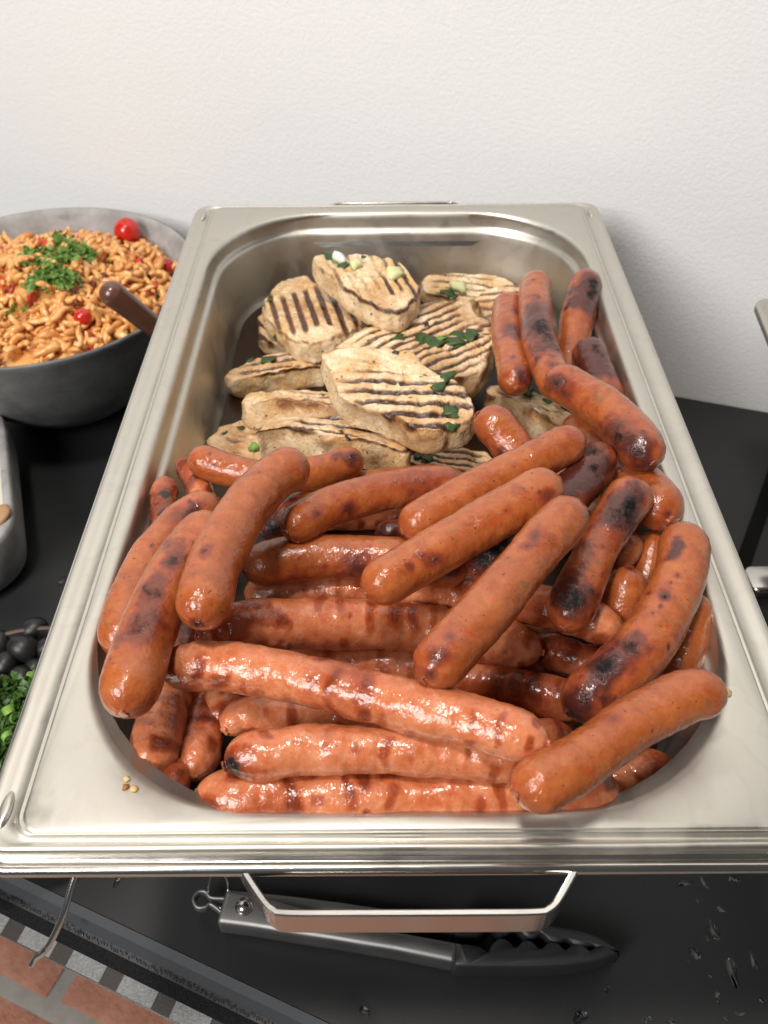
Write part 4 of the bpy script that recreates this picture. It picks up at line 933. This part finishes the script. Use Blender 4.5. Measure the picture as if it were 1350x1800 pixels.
o = mesh_obj('leg_shadow_strip', v, grid_faces(40, 6)+[tuple(range(5, -1, -1)), tuple(range(234, 240))], M['strap'], smooth=False); tag(o, 'flat black strip standing in for the leg shadow behind the steel foot', 'strap')  # added strip in place of the leg's shadow, not a real strap
lx = fc[0]+.020
v, f = box(lx, lx+.014, fc[1]-.003, fc[1]+.003, .0092, .135); mesh_obj('leg', v, f, M['nylon'], nb, smooth=False)

# ------------------------------------------------------------------ tongs
tg = empty('serving_tongs', tuple(at(700, 1650, 0)), 'steel tongs with scalloped black nylon tips lying on the table below the strap handle', 'tongs')
def arm(pts, zc, hz, name):
    P = spline([tuple(at(x, y, zc)) for x, y, _ in pts], 60); wd = np.interp(np.linspace(0, 1, 60), np.linspace(0, 1, len(pts)), [p_[2] for p_ in pts])/2*depth(P)/FPX
    T, N, B = frames(P, np.array([0, 0, 1.])); V = []
    for i in range(60):
        w2, h2 = wd[i], hz/2; e = .0022
        for (a_, b_) in ((-w2, -h2), (w2, -h2), (w2, h2-e), (w2-e*.4, h2-e*.3), (w2-e*1.2, h2), (-w2+e*1.2, h2), (-w2+e*.4, h2-e*.3), (-w2, h2-e)): V.append(P[i]+B[i]*a_+N[i]*b_)
    return mesh_obj(name, V, grid_faces(60, 8)+[tuple(range(7, -1, -1)), tuple(range(59*8, 480))], M['tong'], tg)
arm([(402, 1590, 40), (520, 1598, 32), (660, 1613, 24), (802, 1634, 22)], .0075, .012, 'arm')
la = arm([(394, 1601, 56), (470, 1614, 50), (560, 1634, 38), (660, 1655, 31), (800, 1682, 33)], .0110, .016, 'arm')
rp = at(429, 1594, .0192); v, f = lathe([(.0052, -.0004), (.0052, .0002), (.0040, .0003), (.0038, .0012), (.0026, .0024), (.0008, .0029)], 24, rp, True, True); o = mesh_obj('rivet', v, f, M['frame'], tg); o.parent = la
P = spline([tuple(at(x, y, z)) for x, y, z in ((396, 1582, .012), (372, 1580, .012), (362, 1570, .012), (349, 1571, .012), (341, 1583, .012), (348, 1597, .012), (362, 1597, .012), (372, 1592, .012), (396, 1610, .012))], 70); v, f = tube(P, .0013, 10, flat=2.6); mesh_obj('lock_loop', v, f, M['tong'], tg)
a = np.linspace(0, 2*np.pi, 61); P = np.stack([at(384+17*math.cos(q_), 1563+33*math.sin(q_), .016-.010*math.sin(q_)) for q_ in a]); v, f = tube(P, .0008, 8); mesh_obj('pull_ring', v, f, M['chrome'], tg)
def tip(outline, z0, z1, name):
    L = spline([tuple(p_) for p_ in outline]+[tuple(outline[0])], 140)[:-1]; B_ = at(L[:, 0], L[:, 1], (z0+z1)/2); c = B_.mean(0); n = len(L)
    R_ = []
    for q_, z in ((.93, z0), (1.0, z0+.002), (1.0, z1-.004), (.96, z1-.0012), (.86, z1)): 
        r2 = c+(B_-c)*np.array([1-(1-q_)*.5, q_, 1]); r2[:, 2] = z; R_.append(r2)
    return mesh_obj(name, np.vstack(R_), grid_faces(5, n)+[tuple(range(n-1, -1, -1)), tuple(range(4*n, 5*n))], M['nylon'], tg)
def scallop(x0, y0, x1, y1, k, amp):
    o_ = []
    for i in range(k):
        for tt, h_ in ((.08, 0), (.3, .8), (.5, 1), (.7, .8), (.92, 0)):
            u_ = (i+tt)/k; o_.append((x0+(x1-x0)*u_, y0+(y1-y0)*u_-amp*h_*(1-.45*u_)))
    return o_
tip([(797, 1667), (797, 1686), (797, 1706), (840, 1709), (882, 1709), (940, 1709), (994, 1706), (1030, 1701), (1058, 1695), (1086, 1684)][::-1]+[(797, 1667), (830, 1672), (852, 1684)]+scallop(856, 1672, 1084, 1682, 5, 16), .001, .0200, 'tong_tip')
tip([(1086, 1682), (1062, 1664), (1024, 1648), (960, 1636), (900, 1622), (850, 1614), (802, 1612), (802, 1630), (802, 1646), (840, 1648), (856, 1634)]+[(x, y) for x, y in scallop(860, 1632, 1084, 1680, 5, -13)], .001, .0195, 'tong_tip')

# ------------------------------------------------------------------ small things
def droplet(px, py, rx, ry, seed, flat=.09):
    c = at(px, py, 0.0); s = depth(c)/FPX; rg = np.random.RandomState(seed); K = 22; a = np.linspace(0, 2*np.pi, K, endpoint=False)
    R = 1+.22*np.sin(a*2+rg.uniform(0, 6))+.14*np.sin(a*3+rg.uniform(0, 6)); hgt = min(rx, ry)*s*flat*2
    V = []
    for q_, h_ in ((1, 0.0), (.86, .26), (.66, .56), (.42, .84), (.16, 1.0)):
        V += [c+np.array([rx*s*q_*R[k]*math.cos(a[k]), ry*s*1.05*q_*R[k]*math.sin(a[k]), .0004+hgt*h_]) for k in range(K)]
    o = mesh_obj('water_drop', V, grid_faces(5, K)+[tuple(range(K-1, -1, -1)), tuple(range(4*K, 5*K))], M['water'])
    return tag(o, 'clear water drop lying on the black table top', 'water drop', 'water drops on the black table')
for i, (x, y, rx, ry) in enumerate(((1255, 1636, 9, 22), (1222, 1676, 13, 10), (1288, 1708, 13, 26), (1325, 1690, 7, 16), (1268, 1598, 9, 8), (1262, 1752, 6, 14), (1020, 1788, 17, 12), (1066, 1738, 6, 9), (640, 1778, 10, 11), (205, 1551, 7, 10), (128, 1629, 5, 6), (1226, 1584, 4, 4),
                                    (1205, 1552, 16, 7), (1238, 1552, 6, 14), (1290, 1545, 10, 7), (1248, 1716, 4, 4), (1136, 1792, 9, 8), (1180, 1796, 9, 7), (1300, 1782, 10, 5), (1275, 1790, 5, 6), (108, 1022, 9, 11), (1210, 1690, 3, 3), (1243, 1650, 5, 6), (1340, 1760, 8, 5))):
    droplet(x, y, rx*.85, ry*.75, 50+i)
def crumb(px, py, s_, mat, label, seed, z=RIM+.0013):
    c = at(px, py, z); r_ = s_*depth(c)/FPX; v, f = lathe([(r_*.2, 0), (r_, r_*.05), (r_*.9, r_*.35), (r_*.4, r_*.6)], 14, (0, 0, 0), True, True); v = v*(1+.4*vnoise(v/r_*1.6+seed, seed))[:, None]
    o = mesh_obj('food_crumb', v+c, f, mat); return tag(o, label, 'crumb', 'crumbs on the steel rim')
crumb(221, 1384, 6, M['crumb'], 'dark brown fried crumb on the front left corner of the steel rim', 1)
crumb(223, 1370, 6, M['crumby'], 'pale yellow crumb just behind the dark crumb on the steel rim', 2)
crumb(236, 1387, 7, M['crumby'], 'flat smeared crumb beside the dark crumb on the steel rim', 3)
crumb(1278, 1218, 9, M['crumby'], 'bit of melted cheese at the sausage tip on the right rim', 4, RIM+.0008)
